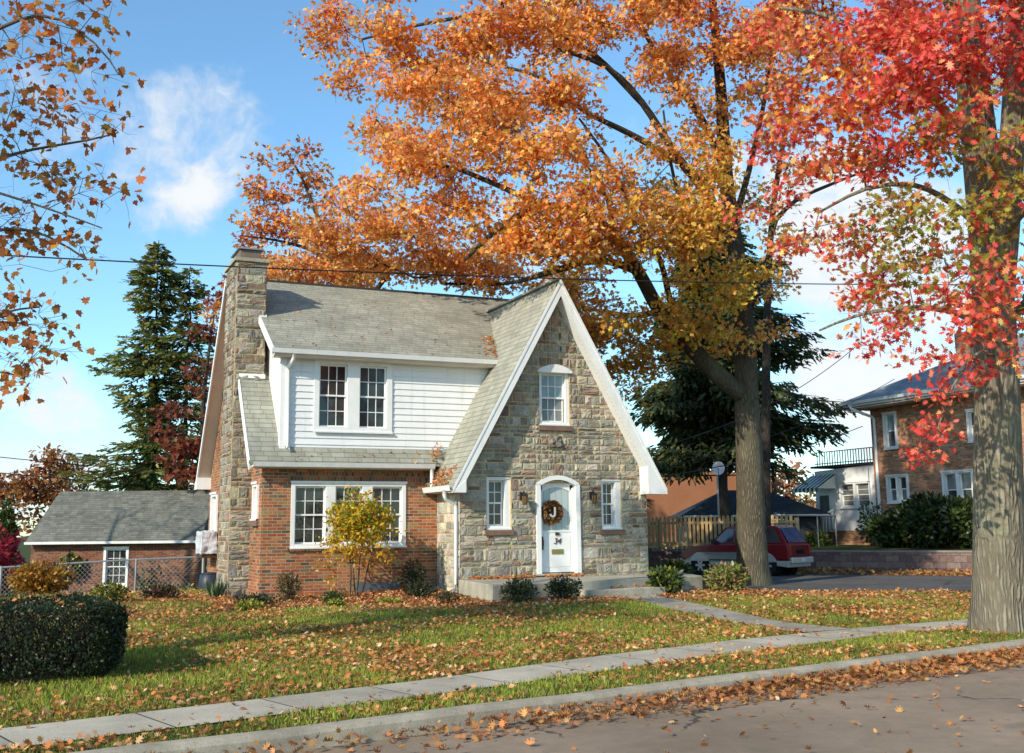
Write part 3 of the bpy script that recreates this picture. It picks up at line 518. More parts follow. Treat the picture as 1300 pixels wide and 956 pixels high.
# ---------------------------------------------------------------- leaves scattered as flat pieces
OAK = np.array([(0,0),(.07,.22),(.30,.20),(.14,.36),(.42,.50),(.16,.56),(.28,.80),(.08,.76),(0,1),(-.08,.76),(-.28,.80),(-.16,.56),(-.42,.50),(-.14,.36),(-.30,.20),(-.07,.22)])
OAKS = np.array([(0,0),(.30,.25),(.12,.42),(.40,.62),(.12,.70),(0,1),(-.12,.70),(-.40,.62),(-.12,.42),(-.30,.25)])
DIA = np.array([(0,0),(.26,.38),(.17,.7),(0,1),(-.17,.7),(-.26,.38)])
MAPLE = np.array([(0,0),(.18,.12),(.45,.10),(.36,.30),(.52,.52),(.24,.56),(.22,.74),(0,1),(-.22,.74),(-.24,.56),(-.52,.52),(-.36,.30),(-.45,.10),(-.18,.12)])
BLADE = np.array([(-.08,0),(.08,0),(.05,.55),(0,1),(-.05,.55)])
NEED = np.array([(-.06,0),(.06,0),(.10,.5),(0,1),(-.10,.5)])

def unit(a): return a/np.maximum(np.linalg.norm(a, axis=1, keepdims=True), 1e-9)
def leaves(name, pos, axis, nrm, size, col, tmpl, mat, parent=None, curl=.25, shade=None):
    """one polygon per leaf: template in the plane (side, axis), bent along the axis"""
    N = len(pos); K = len(tmpl)
    axis = unit(axis); side = unit(np.cross(axis, nrm)); nn = np.cross(side, axis)
    size = np.broadcast_to(size, (N,)) if np.ndim(size) <= 1 else size
    t = tmpl
    cz = (rng.uniform(-1, 1, N)*curl)[:, None]
    V = (pos[:, None] + side[:, None]*(t[None, :, :1]*size[:, None, None]) + axis[:, None]*(t[None, :, 1:]*size[:, None, None])
         + nn[:, None]*((((t[:, 1]-.5)**2*2 + np.abs(t[:, 0])*1.2)[None]*cz*size[:, None])[:, :, None]))
    c = np.repeat(col[:, None], K, 1).reshape(-1, 3)
    return npmesh(name, V.reshape(-1, 3), np.full(N, K), np.arange(N*K), mat, parent, col=np.clip(c, 0, 1))
def rand_unit(n): return unit(rng.normal(size=(n, 3)))
def pick(cols, n, jit=.12):
    cols = np.array(cols); c = cols[rng.integers(0, len(cols), n)]
    return c*(1 + rng.uniform(-jit, jit, (n, 1))*2)*(1 + rng.uniform(-jit, jit, (n, 3)))
# ---------------------------------------------------------------- the stone and brick house
HX0, HX1, HY0, HY1 = 4.97, 13.85, 24.40, 31.50        # brick body
GX0, GX1, GY = 9.04, 13.85, 23.0                       # stone gable front
RIDGE_Y, RIDGE_Z = 27.85, 7.92
house = thing('house', 'stone and brick cottage with steep stone front gable, white sided dormer and tall stone chimney', 'house', (9.4, 24.0, 0.1))

def frame(origin, u, n):
    """local axes: x along the wall, y outwards, z up"""
    u = Vector(u); n = Vector(n); z = Vector((0, 0, 1))
    o = Vector(origin)
    return Matrix(((u.x, n.x, z.x, o.x), (u.y, n.y, z.y, o.y), (u.z, n.z, z.z, o.z), (0, 0, 0, 1)))

def clip(poly, a, b, c):
    """keep the part of a 2d polygon where a*x+b*y<=c"""
    out = []
    for i in range(len(poly)):
        p = poly[i]; q = poly[(i+1) % len(poly)]
        dp = a*p[0]+b*p[1]-c; dq = a*q[0]+b*q[1]-c
        if dp <= 0: out.append(p)
        if dp*dq < 0:
            t = dp/(dp-dq); out.append((p[0]+t*(q[0]-p[0]), p[1]+t*(q[1]-p[1])))
    return out
def area(p): return abs(sum(p[i][0]*p[(i+1) % len(p)][1]-p[(i+1) % len(p)][0]*p[i][1] for i in range(len(p))))/2
def minus_rect(poly, r):
    x0, z0, x1, z1 = r; out = []
    left = clip(poly, 1, 0, x0); out.append(left)
    rest = clip(poly, -1, 0, -x0)
    out.append(clip(rest, -1, 0, -x1)); rest = clip(rest, 1, 0, x1)
    out.append(clip(rest, 0, 1, z0)); out.append(clip(rest, 0, -1, -z1))
    return [p for p in out if len(p) > 2 and area(p) > 1e-5]

def wall_sheet(mb, M, poly, holes, col=None, depth=.28):
    """flat wall with openings and reveals; poly in (u, z)"""
    P = [poly]
    for h in holes: P = [q for p in P for q in minus_rect(p, h)]
    mb.M = M
    for p in P: mb.add([(a, 0, b) for a, b in p], [tuple(range(len(p)))], col)
    for x0, z0, x1, z1 in holes:
        for a, b in (((x0,z0),(x1,z0)),((x1,z0),(x1,z1)),((x1,z1),(x0,z1)),((x0,z1),(x0,z0))):
            mb.add([(a[0],0,a[1]),(b[0],0,b[1]),(b[0],-depth,b[1]),(a[0],-depth,a[1])], [(0,1,2,3)], col)
    mb.M = None

STONE_C = [(0.217,0.198,0.161),(0.194,0.180,0.150),(0.245,0.221,0.176),(0.176,0.166,0.140),(0.152,0.148,0.129),(0.268,0.236,0.187),(0.191,0.163,0.131),(0.225,0.194,0.154),(0.164,0.149,0.127),(0.233,0.217,0.181)]
STONE_B = [(0.174,0.120,0.091),(0.152,0.109,0.084),(0.185,0.137,0.101),(0.134,0.096,0.077)]
MORT = (0.590,0.437,0.236)
def ashlar(u0, u1, z0, z1, rs, hmin=.15, hmax=.3, wmin=.12, wmax=.42):
    out = []; z = z0
    while z < z1:
        h = rs.choice([.09,.12,.16,.19,.22,.26]); h = min(h, z1 - z) if z1 - z > .1 else z1 - z + 1e-3
        u = u0 - rs.uniform(0, .3)
        while u < u1:
            wd = rs.uniform(wmin, wmax)*(1.25 if h < .13 else .85)*rs.choice([.7,1,1,1.35])
            r = rs.random()
            if h > .19 and r < .34:
                k = rs.uniform(.35, .65)
                out.append((u, z, u+wd, z+h*k))
                if rs.random() < .5:
                    kk = rs.uniform(.35, .65); out += [(u, z+h*k, u+wd*kk, z+h), (u+wd*kk, z+h*k, u+wd, z+h)]
                else: out.append((u, z+h*k, u+wd, z+h))
            elif h > .19 and r < .42:
                out.append((u, z, u+min(wd, .2), z+h)); wd = min(wd, .2)
            else: out.append((u, z, u+wd, z+h))
            u += wd
        z += h
    return out
def stones(mb, M, rects, clips, holes, seed, relief=.035, bright=1.0, pbrown=.12):
    rs = random.Random(seed)
    for x0, z0, x1, z1 in rects:
        polys = [[(x0,z0),(x1,z0),(x1,z1),(x0,z1)]]
        for a, b, c in clips: polys = [clip(p, a, b, c) for p in polys]; polys = [p for p in polys if len(p) > 2]
        for h in holes: polys = [q for p in polys for q in minus_rect(p, h)]
        base = rs.choice(STONE_B) if rs.random() < pbrown else rs.choice(STONE_C)
        k = rs.uniform(.8, 1.2)*bright*1.62
        for p in polys:
            if area(p) < .003: continue
            cx = sum(q[0] for q in p)/len(p); cz = sum(q[1] for q in p)/len(p)
            ring = []
            for i in range(len(p)):
                a = p[i]; b = p[(i+1) % len(p)]; L = math.hypot(b[0]-a[0], b[1]-a[1])
                m = max(1, int(L/.09))
                for j in range(m):
                    t = j/m; ring.append((a[0]+(b[0]-a[0])*t, a[1]+(b[1]-a[1])*t))
            w = max(q[0] for q in p)-min(q[0] for q in p); hh = max(q[1] for q in p)-min(q[1] for q in p)
            def scaled(d):
                fx = max(0, 1-2*d/max(w, .02)); fz = max(0, 1-2*d/max(hh, .02))
                return [(cx+(q[0]-cx)*fx, cz+(q[1]-cz)*fz) for q in ring]
            top = rs.uniform(.35, 1.0)*relief
            tilt = (rs.uniform(-.5, .5)*relief/max(w, .1), rs.uniform(-.5, .5)*relief/max(hh, .1))
            R = [(scaled(.009), lambda: -.006), (scaled(.012), lambda: relief*.22+rs.uniform(0, .3)*relief), (scaled(.035), lambda: top*rs.uniform(.45, 1.2)), (scaled(.07), lambda: top*rs.uniform(.55, 1.5))]
            n = len(ring); vs = []; fs = []
            for pts, hf in R:
                for q in pts: vs.append((q[0], hf() + (tilt[0]*(q[0]-cx)+tilt[1]*(q[1]-cz) if hf() > 0 else 0), q[1]))
            vs.append((cx, top*rs.uniform(.8, 1.3), cz))
            for r in range(3):
                for i in range(n): fs.append((r*n+i, r*n+(i+1) % n, (r+1)*n+(i+1) % n, (r+1)*n+i))
            for i in range(n): fs.append((3*n+i, 3*n+(i+1) % n, 4*n))
            mb.M = M
            mb.add(vs, fs, tuple(min(.8, q*k*rs.uniform(.95, 1.05)) for q in base))
            mb.M = None

# --- brick body: front, left side, back and right side
FW = (5.61, 1.23, 8.27, 2.66)          # front window
brick = MB()
wall_sheet(brick, frame((0, HY0, 0), (1,0,0), (0,-1,0)), [(HX0, -.3), (GX0+.02, -.3), (GX0+.02, 3.2), (HX0, 3.2)], [FW, (HX0+.55, 2.66, GX0+.02, 2.89)])
side_poly = [(HY0, -1.0), (HY1, -1.0), (HY1, 2.9), (RIDGE_Y, 7.75), (HY0, 3.25)]
SW1 = (24.73, 1.86, 25.26, 2.66); SW2 = (30.05, 1.49, 30.98, 2.61)
wall_sheet(brick, frame((HX0, 0, 0), (0,1,0), (-1,0,0)), side_poly, [SW1, SW2])
wall_sheet(brick, frame((HX1, 0, 0), (0,1,0), (1,0,0)), side_poly, [])
wall_sheet(brick, frame((0, HY1, 0), (1,0,0), (0,1,0)), [(HX0, -1), (HX1, -1), (HX1, 3.1), (HX0, 3.1)], [])
wall_sheet(brick, frame((GX1-.005, 0, 0), (0,1,0), (1,0,0)), [(GY+.02, -.3), (HY0, -.3), (HY0, 3.2), (GY+.02, 3.0)], [])
brick.build('brick_wall', MT['brick'], house)
MB().box(HX0+.55, HY0+.012, 2.662, GX0+.02, HY0+.1, 2.888).build('soldier_course', MT['soldier'], house)
MB().box(FW[0]-.06, HY0-.045, FW[1]-.085, FW[2]+.06, HY0+.05, FW[1]-.005).build('brick_sill', MT['soldier'], house, bevel=.006)

# --- stone gable front with its return wall
GA, GSL = 7.22, 1.79                                   # apex height and slope of the inside of the roof
gcx = (GX0+GX1)/2
DOOR = (10.92, .56, 12.02, 2.62)
W_UP = (11.05, 3.98, 11.82, 5.24); W_L = (9.70, 1.60, 10.29, 2.74); W_R = (12.62, 1.58, 13.15, 2.71)
M_f = frame((0, GY, 0), (1,0,0), (0,-1,0)); M_r = frame((GX0, 0, 0), (0,1,0), (-1,0,0))
holes = [DOOR, W_UP, W_L, W_R]
g = MB()
gp = [(GX0, -.2), (GX1, -.2), (GX1, GA-GSL*(GX1-gcx)), (gcx, GA), (GX0, GA-GSL*(gcx-GX0))]
wall_sheet(g, M_f, gp, holes, MORT)
wall_sheet(g, M_r, [(GY, -.2), (HY0, -.2), (HY0, 2.9), (GY, 2.9)], [], MORT)
rs = random.Random(5)
cl = [(GSL, 1, GA+GSL*gcx), (-GSL, 1, GA-GSL*gcx), (1, 0, GX1), (-1, 0, -GX0)]
stones(g, M_f, ashlar(GX0, GX1, -.1, 7.3, rs), cl, [(a-.0, b-.12 if i else b, c, d) for i, (a, b, c, d) in enumerate(holes)] + [(11.37, 2.66, 11.60, 3.06), (11.25, 3.42, 11.62, 3.72)], 3, .037)
stones(g, M_f, [(11.25, 3.42, 11.62, 3.72)], [], [], 8, .12, .9, 0)
stones(g, M_f, [(11.37, 2.66, 11.60, 3.06)], [], [], 9, .055, .95, 1)
stones(g, M_r, ashlar(GY, HY0, -.1, 2.95, rs, wmax=.45), [(1, 0, HY0), (-1, 0, -GY+.03)], [], 4, .025, 1.35, .08)  # return stones lightened, painting in the sun that strikes this side
g.build('gable_wall', MT['stone'], house)

# --- chimney
CX0, CX1, CY0, CY1 = 4.50, 5.19, 25.65, 26.95
ch = MB()
for M, (a, b) in ((frame((0, CY0, 0), (1,0,0), (0,-1,0)), (CX0, CX1)), (frame((CX0, 0, 0), (0,1,0), (-1,0,0)), (CY0, CY1)),
                  (frame((CX1, 0, 0), (0,1,0), (1,0,0)), (CY0, CY1)), (frame((0, CY1, 0), (1,0,0), (0,1,0)), (CX0, CX1))):
    wall_sheet(ch, M, [(a, -.3), (b, -.3), (b, 7.86), (a, 7.86)], [], MORT)
    stones(ch, M, ashlar(a, b, -.2, 7.86, rs, wmin=.15, wmax=.42), [(1, 0, b), (-1, 0, -a), (0, 1, 7.86)], [], int(a*100), .034, .85, .26)  # darkened stones: browner stone, plus the front's shade painted on every face
chim = ch.build('chimney', MT['stone'], house)
MB().box(CX0-.07, CY0-.07, 7.862, CX1+.07, CY1+.07, 7.95).build('chimney_cap', MT['concrete'], chim, bevel=.012)
fl = MB().box(CX0+.08, CY0+.12, 7.952, CX1-.12, CY1-.25, 8.19)
fl.build('flue', plain('rusty_flue', (.20,.15,.12), .7, .3, .35, 4, metal=.3), chim, bevel=.01)
MB().box(CX0+.03, CY0+.06, 8.192, CX1-.06, CY1-.18, 8.225).build('flue_cap', MT['metal'], chim)
MB().box(4.62, CY0-.03, 5.10, CX1+.03, CY0-.002, 5.2).build('flashing', MT['white'], chim)
mb = MB(); mb.box(CX1+.002, CY0-.02, 6.42, CX1+.03, CY0+.5, 6.62); mb.box(CX1-.14, CY0-.035, 6.40, CX1+.032, CY0-.004, 6.60)
mb.build('flashing', MT['white'], chim)

# --- roofs
def slab(p, th, mb):
    """sheet with thickness downwards; p = 4 corner points of the top face"""
    return mb.prism([(a, b, c) for a, b, c in p], (0, 0, -th))
EZ, EY = 3.10, 24.12                                   # front eave
RX0, RX1 = 4.62, 13.95
mb = MB()
slab([(RX0, EY, EZ), (RX1, EY, EZ), (RX1, RIDGE_Y, RIDGE_Z-.03), (RX0, RIDGE_Y, RIDGE_Z-.03)], .07, mb)
slab([(RX0, RIDGE_Y, RIDGE_Z), (RX1, RIDGE_Y, RIDGE_Z), (RX1, 31.62, 2.98), (RX0, 31.62, 2.98)], .07, mb)
main = mb.build('main_roof', MT['roof_x'], house)
MB().beam((RX0, RIDGE_Y+.04, RIDGE_Z+.02), (12.9, RIDGE_Y+.04, RIDGE_Z+.02), .22, .05).build('ridge_cap', plain('ridge_shingle', (.05,.045,.04), .9), main)
mb = MB(); slab([(5.05, 24.03, 5.58), (11.6, 24.03, 5.58), (12.6, RIDGE_Y-.02, RIDGE_Z+.012), (5.05, RIDGE_Y-.02, RIDGE_Z+.012)], .055, mb)
mb.build('dormer_roof', MT['roof_d'], house)
GR, GEX0, GEX1, GEZ = 7.36, 8.74, 14.16, 2.50          # gable roof ridge, eaves
GY0 = 22.60
gcr = (GEX0+GEX1)/2
mb = MB()
def gplane(xe):
    xi = lambda z: xe + (gcr-xe)*(z-GEZ)/(GR-GEZ)
    p = [(xe, GY0, GEZ), (gcr, GY0, GR), (gcr, 27.45, GR), (xi(5.9), 27.0, 5.9), (xi(4.6), 24.75, 4.6), (xe, 24.75, GEZ)]
    mb.prism(p, (0, 0, -.09))
gplane(GEX0); gplane(GEX1)
groof = mb.build('gable_roof', MT['roof_g'], house)
MB().beam((gcr, GY0, GR+.005), (gcr, 27.3, GR+.005), .2, .045).build('ridge_cap', MT['roof_g'], groof)

# --- dormer: lapped siding, cheek, soffit
dw = MB(); DX0, DZ0, DZ1 = 5.33, 3.2, 5.62
DW = (6.07, 3.80, 7.91, 5.46)
z = DZ0; lap = .148
while z < DZ1:
    z1 = min(z+lap, DZ1)
    spans = [(DX0, 11.4)]
    for a, b in ([(DX0, DW[0]+.03), (DW[2]-.03, 11.2)] if z1 > DW[1]+.05 and z < DW[3]-.02 else [(DX0, 11.2)]):
        b2 = b if b < 11 else min(11.2, gcr - (GR-z)/ (GR-GEZ)*(gcr-GEX0) + .25)
        if b2 > a: dw.add([(a, HY0-.034, z), (b2, HY0-.034, z), (b2, HY0-.012, z1), (a, HY0-.012, z1), (a, HY0-.008, z), (b2, HY0-.008, z)], [(0,1,2,3), (4,5,1,0)])
    z = z1
wall_sheet(dw, frame((0, HY0, 0), (1,0,0), (0,-1,0)), [(DX0, DZ0), (10.9, DZ0), (10.9, DZ1), (DX0, DZ1)], [(DW[0]+.03, DW[1]+.03, DW[2]-.03, DW[3]-.03)])
dormer = dw.build('dormer_wall', MT['siding'], house)
rz = lambda y: 5.58 + (y-24.03)*(RIDGE_Z-5.58)/(RIDGE_Y-24.03)
MB().prism([(DX0, HY0-.03, 3.3), (DX0, HY0-.03, rz(HY0)-.06), (DX0, 27.0, rz(27.0)-.06), (DX0, 27.0, 6.8)], (.03, 0, 0)).build('dormer_cheek', MT['white'], house)
mb = MB().box(DX0-.02, HY0-.055, 3.32, DX0+.11, HY0-.036, 5.5); mb.box(DX0-.022, HY0-.052, 3.32, DX0-.003, HY0+.08, 5.5)
mb.build('corner_board', MT['white'], house)
mb = MB()                                              # rake board of the dormer roof
mb.prism([(5.03, 24.03, 5.59), (5.03, 25.63, rz(25.63)+.01), (5.03, 25.63, rz(25.63)-.15), (5.03, 24.03, 5.40)], (.05, 0, 0))
mb.build('dormer_rake', MT['white'], house)
mb = MB().box(5.10, 24.06, 5.41, 10.42, HY0-.04, 5.44); mb.box(5.10, 24.045, 5.44, 10.44, 24.08, 5.52); mb.build('dormer_soffit', MT['soffit'], house)

def gutter(name, a, b, parent, mat='gutter', out=(0, -1, 0), w=.11, h=.10):
    a = Vector(a); b = Vector(b); o = Vector(out)
    pr = [(0,0), (w*.75,0), (w,h), (w-.012,h), (w*.72,.012), (.012,.012), (.012,h), (0,h)]
    pts = [tuple(a + o*x + Vector((0,0,z))) for x, z in pr]
    return MB().prism(pts, tuple(b-a)).build(name, MT[mat], parent)
gutter('gutter', (5.02, 24.06, 5.475), (10.42, 24.06, 5.475), house, 'white')
gutter('gutter', (4.70, 24.14, 2.975), (8.86, 24.14, 2.975), house)
MB().box(4.70, 24.16, 2.95, 8.90, HY0-.003, 2.975).build('eave_soffit', MT['soffit'], house)
gutter('gutter', (8.79, 22.64, 2.42), (8.79, 24.36, 2.42), house, 'white', (-1, 0, 0), .14, .12)
MB().box(8.80, 22.74, 2.40, GX0-.04, 24.36, 2.425).build('eave_soffit', MT['soffit'], house)
# downspouts
MB().tube([(5.52,24.0,5.47),(5.52,24.02,5.38),(5.47,24.3,5.22),(5.47,24.32,5.1),(5.47,24.32,3.5),(5.47,24.2,3.38)], .042, 8).build('downspout', MT['white'], house, smooth=True)
MB().tube([(8.80,24.10,3.0),(8.80,24.10,2.55)], .045, 8).build('downspout', MT['white'], house, smooth=True)
MB().tube([(8.66,22.92,2.44),(8.66,22.92,2.33),(8.70,22.95,2.24),(8.92,23.02,2.16),(8.97,23.03,2.08),(8.97,23.04,.42),(8.93,23.0,.30),(8.82,22.9,.25)], .045, 8).build('downspout', MT['white'], house, smooth=True)

# --- gable rake boards, soffits and eave returns
def rake(sx):
    xe = GEX0 if sx < 0 else GEX1
    def at(t, dz, y): return (gcr + (xe-gcr)*t, y, GR + (GEZ-GR)*t + dz)
    m = MB()
    m.prism([at(0, -.092, GY0-.02), at(1, -.092, GY0-.02), (xe, GY0-.02, 2.38), at(.942, -.40, GY0-.02), at(0, -.40, GY0-.02)], (0, .035, 0))
    m.prism([at(-.0, .0, GY0-.035), at(1.005, .0, GY0-.035), at(1.0, -.10, GY0-.035), at(0, -.12, GY0-.035)], (0, .014, 0))
    m.build('rake_board', MT['white'], house)
    s = MB(); n = 46
    s.prism([at(.02, -.36, GY0+.016), at(.935, -.36, GY0+.016), at(.935, -.385, GY0+.016), at(.02, -.385, GY0+.016)], (0, .38, 0))
    s.build('rake_soffit', MT['white'], house)
    if sx > 0:
        for i in range(n):
            t = .05 + .9*i/n; v = MB()
            v.prism([at(t, -.3865, GY0+.12), at(t+.007, -.3865, GY0+.12), at(t+.007, -.3865, GY0+.165), at(t, -.3865, GY0+.165)], (0, 0, -.004))
            v.build('soffit_vent', MT['trim_g'], house)
    e = MB(); x0, x1 = (xe-.01, GX0+.02) if sx < 0 else (GX1-.02, xe+.01)
    if sx < 0: pl = [(xe+.0, 2.38), (GX0-.0, 2.38), (GX0-.0, GR+(GEZ-GR)*((gcr-GX0)/(gcr-GEX0))-.39), (xe, 2.43)]
    else: pl = [(13.66, 2.36), (xe+.02, 2.36), (xe+.02, 2.46), (13.66, 3.02)]
    e.prism([(a, GY0-.028, b) for a, b in pl], (0, .40, 0)); e.build('eave_return', MT['white'], house)
rake(-1); rake(1)
# --- left side rake of the main roof
def sider(y0, z0, y1, z1):
    m = MB().prism([(RX0-.02, y0, z0+.01), (RX0-.02, y1, z1+.01), (RX0-.02, y1, z1-.20), (RX0-.02, y0, z0-.20)], (.035, 0, 0)); m.build('side_rake', MT['white'], house)
    m = MB().prism([(RX0+.016, y0, z0-.12), (RX0+.016, y1, z1-.12), (RX0+.016, y1, z1-.145), (RX0+.016, y0, z0-.145)], (.36, 0, 0)); m.build('side_soffit', MT['soffit'], house)
sider(EY, EZ, CY0-.03, EZ+(CY0-.03-EY)*1.30); sider(31.6, 2.99, RIDGE_Y, RIDGE_Z)
MB().prism([(RX0-.03, 31.3, 3.06), (RX0-.03, 31.72, 2.92), (RX0-.03, 31.72, 2.74), (RX0-.03, 31.3, 2.74)], (.4, 0, 0)).build('eave_return', MT['white'], house)

# --- windows
def window(M, w, h, units, cols=3, rows=(2, 2), casing=.09, deep=.09, proud=.025, mull=.10, pane='glass', sill=None, head=None, parent=None, pane2=None):
    """units: list of (u0,u1) sash openings; local x along the wall, y out, z up"""
    parent = parent or house
    f = MB(M)
    z0, z1 = casing*.8, h-casing
    f.box(0, -.12, 0, units[0][0], proud, h); f.box(units[-1][1], -.12, 0, w, proud, h)
    f.box(units[0][0], -.12, z1, units[-1][1], proud, h); f.box(units[0][0], -.12, 0, units[-1][1], proud, z0)
    for a, b in zip(units[:-1], units[1:]): f.box(a[1], -.12, z0, b[0], proud-.004, z1)
    f.box(-.02, proud-.002, h-.03, w+.02, proud+.03, h+.025); f.box(-.015, proud-.002, -.035, w+.015, proud+.035, .004)
    fo = f.build('window', MT['white'], parent, bevel=.004)
    for a, b in units:
        zm = z0 + (z1-z0)*.5
        s = MB(M)
        for (za, zb, dy) in ((zm-.016, z1, -deep+.03), (z0, zm+.02, -deep)):
            fw_ = .038
            s.box(a, dy-.03, za, a+fw_, dy, zb); s.box(b-fw_, dy-.03, za, b, dy, zb)
            s.box(a+fw_, dy-.03, za, b-fw_, dy, za+fw_); s.box(a+fw_, dy-.03, zb-fw_, b-fw_, dy, zb)
            nr = rows[0] if za > z0+.01 else rows[1]
            for k in range(1, cols):
                x = a+fw_+(b-a-2*fw_)*k/cols; s.box(x-.009, dy-.022, za+fw_, x+.009, dy-.004, zb-fw_)
            for k in range(1, nr):
                zz = za+fw_+(zb-za-2*fw_)*k/nr; s.box(a+fw_, dy-.021, zz-.009, b-fw_, dy-.005, zz+.009)
        s.build('sash', MT['white'], fo)
        p = MB(M); p.add([(a, -deep+.012, zm), (b, -deep+.012, zm), (b, -deep+.012, z1), (a, -deep+.012, z1)], [(0,1,2,3)])
        p.build('pane', MT[pane], fo)
        p = MB(M); p.add([(a, -deep-.018, z0), (b, -deep-.018, z0), (b, -deep-.018, zm), (a, -deep-.018, zm)], [(0,1,2,3)])
        p.build('pane', MT[pane2 or pane], fo)
    if sill:
        sm = MB(M).box(-.06, -.1, -.16, w+.06, .07, -.04); sm.build('sill', MT[sill], fo, bevel=.012)
    return fo
F0 = frame((FW[0], HY0, FW[1]), (1,0,0), (0,-1,0))
window(F0, FW[2]-FW[0], FW[3]-FW[1], [(.09,.78),(1.0,1.62),(1.86,2.57)])
F1 = frame((DW[0], HY0-.03, DW[1]), (1,0,0), (0,-1,0))
window(F1, DW[2]-DW[0], DW[3]-DW[1], [(.12,.77),(1.06,1.71)], casing=.13, proud=.03)
Fu = frame((W_UP[0], GY, W_UP[1]), (1,0,0), (0,-1,0))
wu = window(Fu, W_UP[2]-W_UP[0], W_UP[3]-W_UP[1], [(.07,.69)], casing=.07, deep=.15, proud=-.02, pane='glass_b', pane2='glass_c', sill='brownsill')
hd = MB(Fu); ww = W_UP[2]-W_UP[0]; hh = W_UP[3]-W_UP[1]
arc = [(-.06 + (ww+.12)*i/12, hh-.01 + .15*(1-((i-6)/6)**2)) for i in range(13)]
hd.prism([(a, -.03, b) for a, b in [(ww+.06, hh-.06), (-.06, hh-.06)] + arc], (0, .12, 0)); hd.build('arched_head', MT['white'], wu, bevel=.008)
for W_, pr in ((W_L, 'glass'), (W_R, 'glass')):
    Fs = frame((W_[0], GY, W_[1]), (1,0,0), (0,-1,0)); ww = W_[2]-W_[0]
    wo_ = window(Fs, ww, W_[3]-W_[1], [(.07, ww-.13)], cols=2, casing=.07, deep=.19, proud=-.03, pane=pr, sill='brownsill')
    lm = MB(Fs).box(ww-.12, -.27, .05, ww-.006, -.12, W_[3]-W_[1]-.02); lm.box(.006, -.27, .05, .06, -.12, W_[3]-W_[1]-.02); lm.build('jamb', MT['white'], wo_)
# side windows in the left wall
Fl = frame((HX0, SW1[2], SW1[1]), (0,-1,0), (-1,0,0)); window(Fl, SW1[2]-SW1[0], SW1[3]-SW1[1], [(.08, .45)], cols=2, pane='glass_c', proud=.05, sill='brownsill')
Fl = frame((HX0, SW2[2], SW2[1]), (0,-1,0), (-1,0,0)); window(Fl, SW2[2]-SW2[0], SW2[3]-SW2[1], [(.09, .84)], cols=3, pane='glass_c', proud=.05)

# --- front door with arched top
def arch(x0, x1, zs, rise, n=14): return [(x0+(x1-x0)*i/n, zs + rise*(1-((i-n/2)/(n/2))**2)) for i in range(n+1)]
Md = frame((0, GY, 0), (1,0,0), (0,-1,0))
d = MB(Md)
dx0, dx1 = DOOR[0], DOOR[2]; zb = .575
outer = arch(dx0-.01, dx1+.01, 2.60, .19); inner = arch(dx0+.10, dx1-.10, 2.56, .13)
fr = [(dx1+.01, zb), ] ; n_ = len(outer)
for i in range(n_-1):
    d.prism([(outer[i][0], -.22, outer[i][1]), (outer[i+1][0], -.22, outer[i+1][1]), (inner[i+1][0], -.22, inner[i+1][1]), (inner[i][0], -.22, inner[i][1])], (0, .285, 0))
d.box(dx0-.01, -.22, zb, dx0+.10, .065, 2.58); d.box(dx1-.10, -.22, zb, dx1+.01, .065, 2.58)
door = d.build('door', MT['white'], house)
lx0, lx1 = dx0+.102, dx1-.102
leaf = MB(Md); gl0, gl1, glz = lx0+.10, lx1-.09, 1.53
leaf.box(lx0, -.12, zb+.02, lx1, -.075, glz); leaf.box(lx0, -.12, glz, gl0, -.075, 2.58); leaf.box(gl1, -.12, glz, lx1, -.075, 2.58)
ia = arch(gl0, gl1, 2.42, .10); oa = arch(lx0, lx1, 2.56, .128)
for i in range(len(ia)-1):
    leaf.prism([(oa[i][0], -.12, oa[i][1]), (oa[i+1][0], -.12, oa[i+1][1]), (ia[i+1][0], -.12, ia[i+1][1]), (ia[i][0], -.12, ia[i][1])], (0, .045, 0))
leaf.box(gl0-.02, -.075, glz-.03, gl1+.02, -.062, glz+.01)
leaf.box(lx0+.12, -.075, zb+.14, lx1-.10, -.068, glz-.10)
lf = leaf.build('door_leaf', MT['white'], door, bevel=.004)
pn = MB(Md); pn.add([(gl0-.01, -.10, glz-.01), (gl1+.01, -.10, glz-.01), (gl1+.01, -.10, 2.54), (gl0-.01, -.10, 2.54)], [(0,1,2,3)])
def plank_glass():
    t = NT('door_glass'); P = t.obj(); u = t.vm('DOT_PRODUCT', P, (1,0,0)); f = t.m_('FRACT', t.m_('DIVIDE', u, .155))
    j = t.mr(t.m_('MINIMUM', f, t.m_('SUBTRACT', 1.0, f)), .02, .07)
    return t.out(t.mix(j, (.26,.31,.31), (.42,.49,.50)), .08, .5)
pn.build('door_pane', plank_glass(), door)
hb = MB(Md).box(lx0+.02, -.074, 1.10, lx0+.10, -.050, 1.40); hb.tube([(lx0+.06,-.05,1.34),(lx0+.065,.01,1.33),(lx0+.065,.01,1.2),(lx0+.06,-.05,1.18)], .016, 6); hb.build('door_handle', MT['bronze'], door)
mb = MB(Md).box(11.33, -.0675, 1.005, 11.63, -.052, 1.115); mb.box(11.36, -.052, 1.03, 11.60, -.046, 1.09); mb.build('mail_slot', MT['brass'], door, bevel=.004)
MB(Md).box(11.43, -.061, 1.43, 11.53, -.04, 1.49).build('knocker', MT['bronze'], door)
for sx in (-1,):
    for zz in (.85, 1.6, 2.3): MB(Md).box(lx1-.012, -.074, zz, lx1+.004, -.06, zz+.1).build('hinge', MT['trim_g'], door)
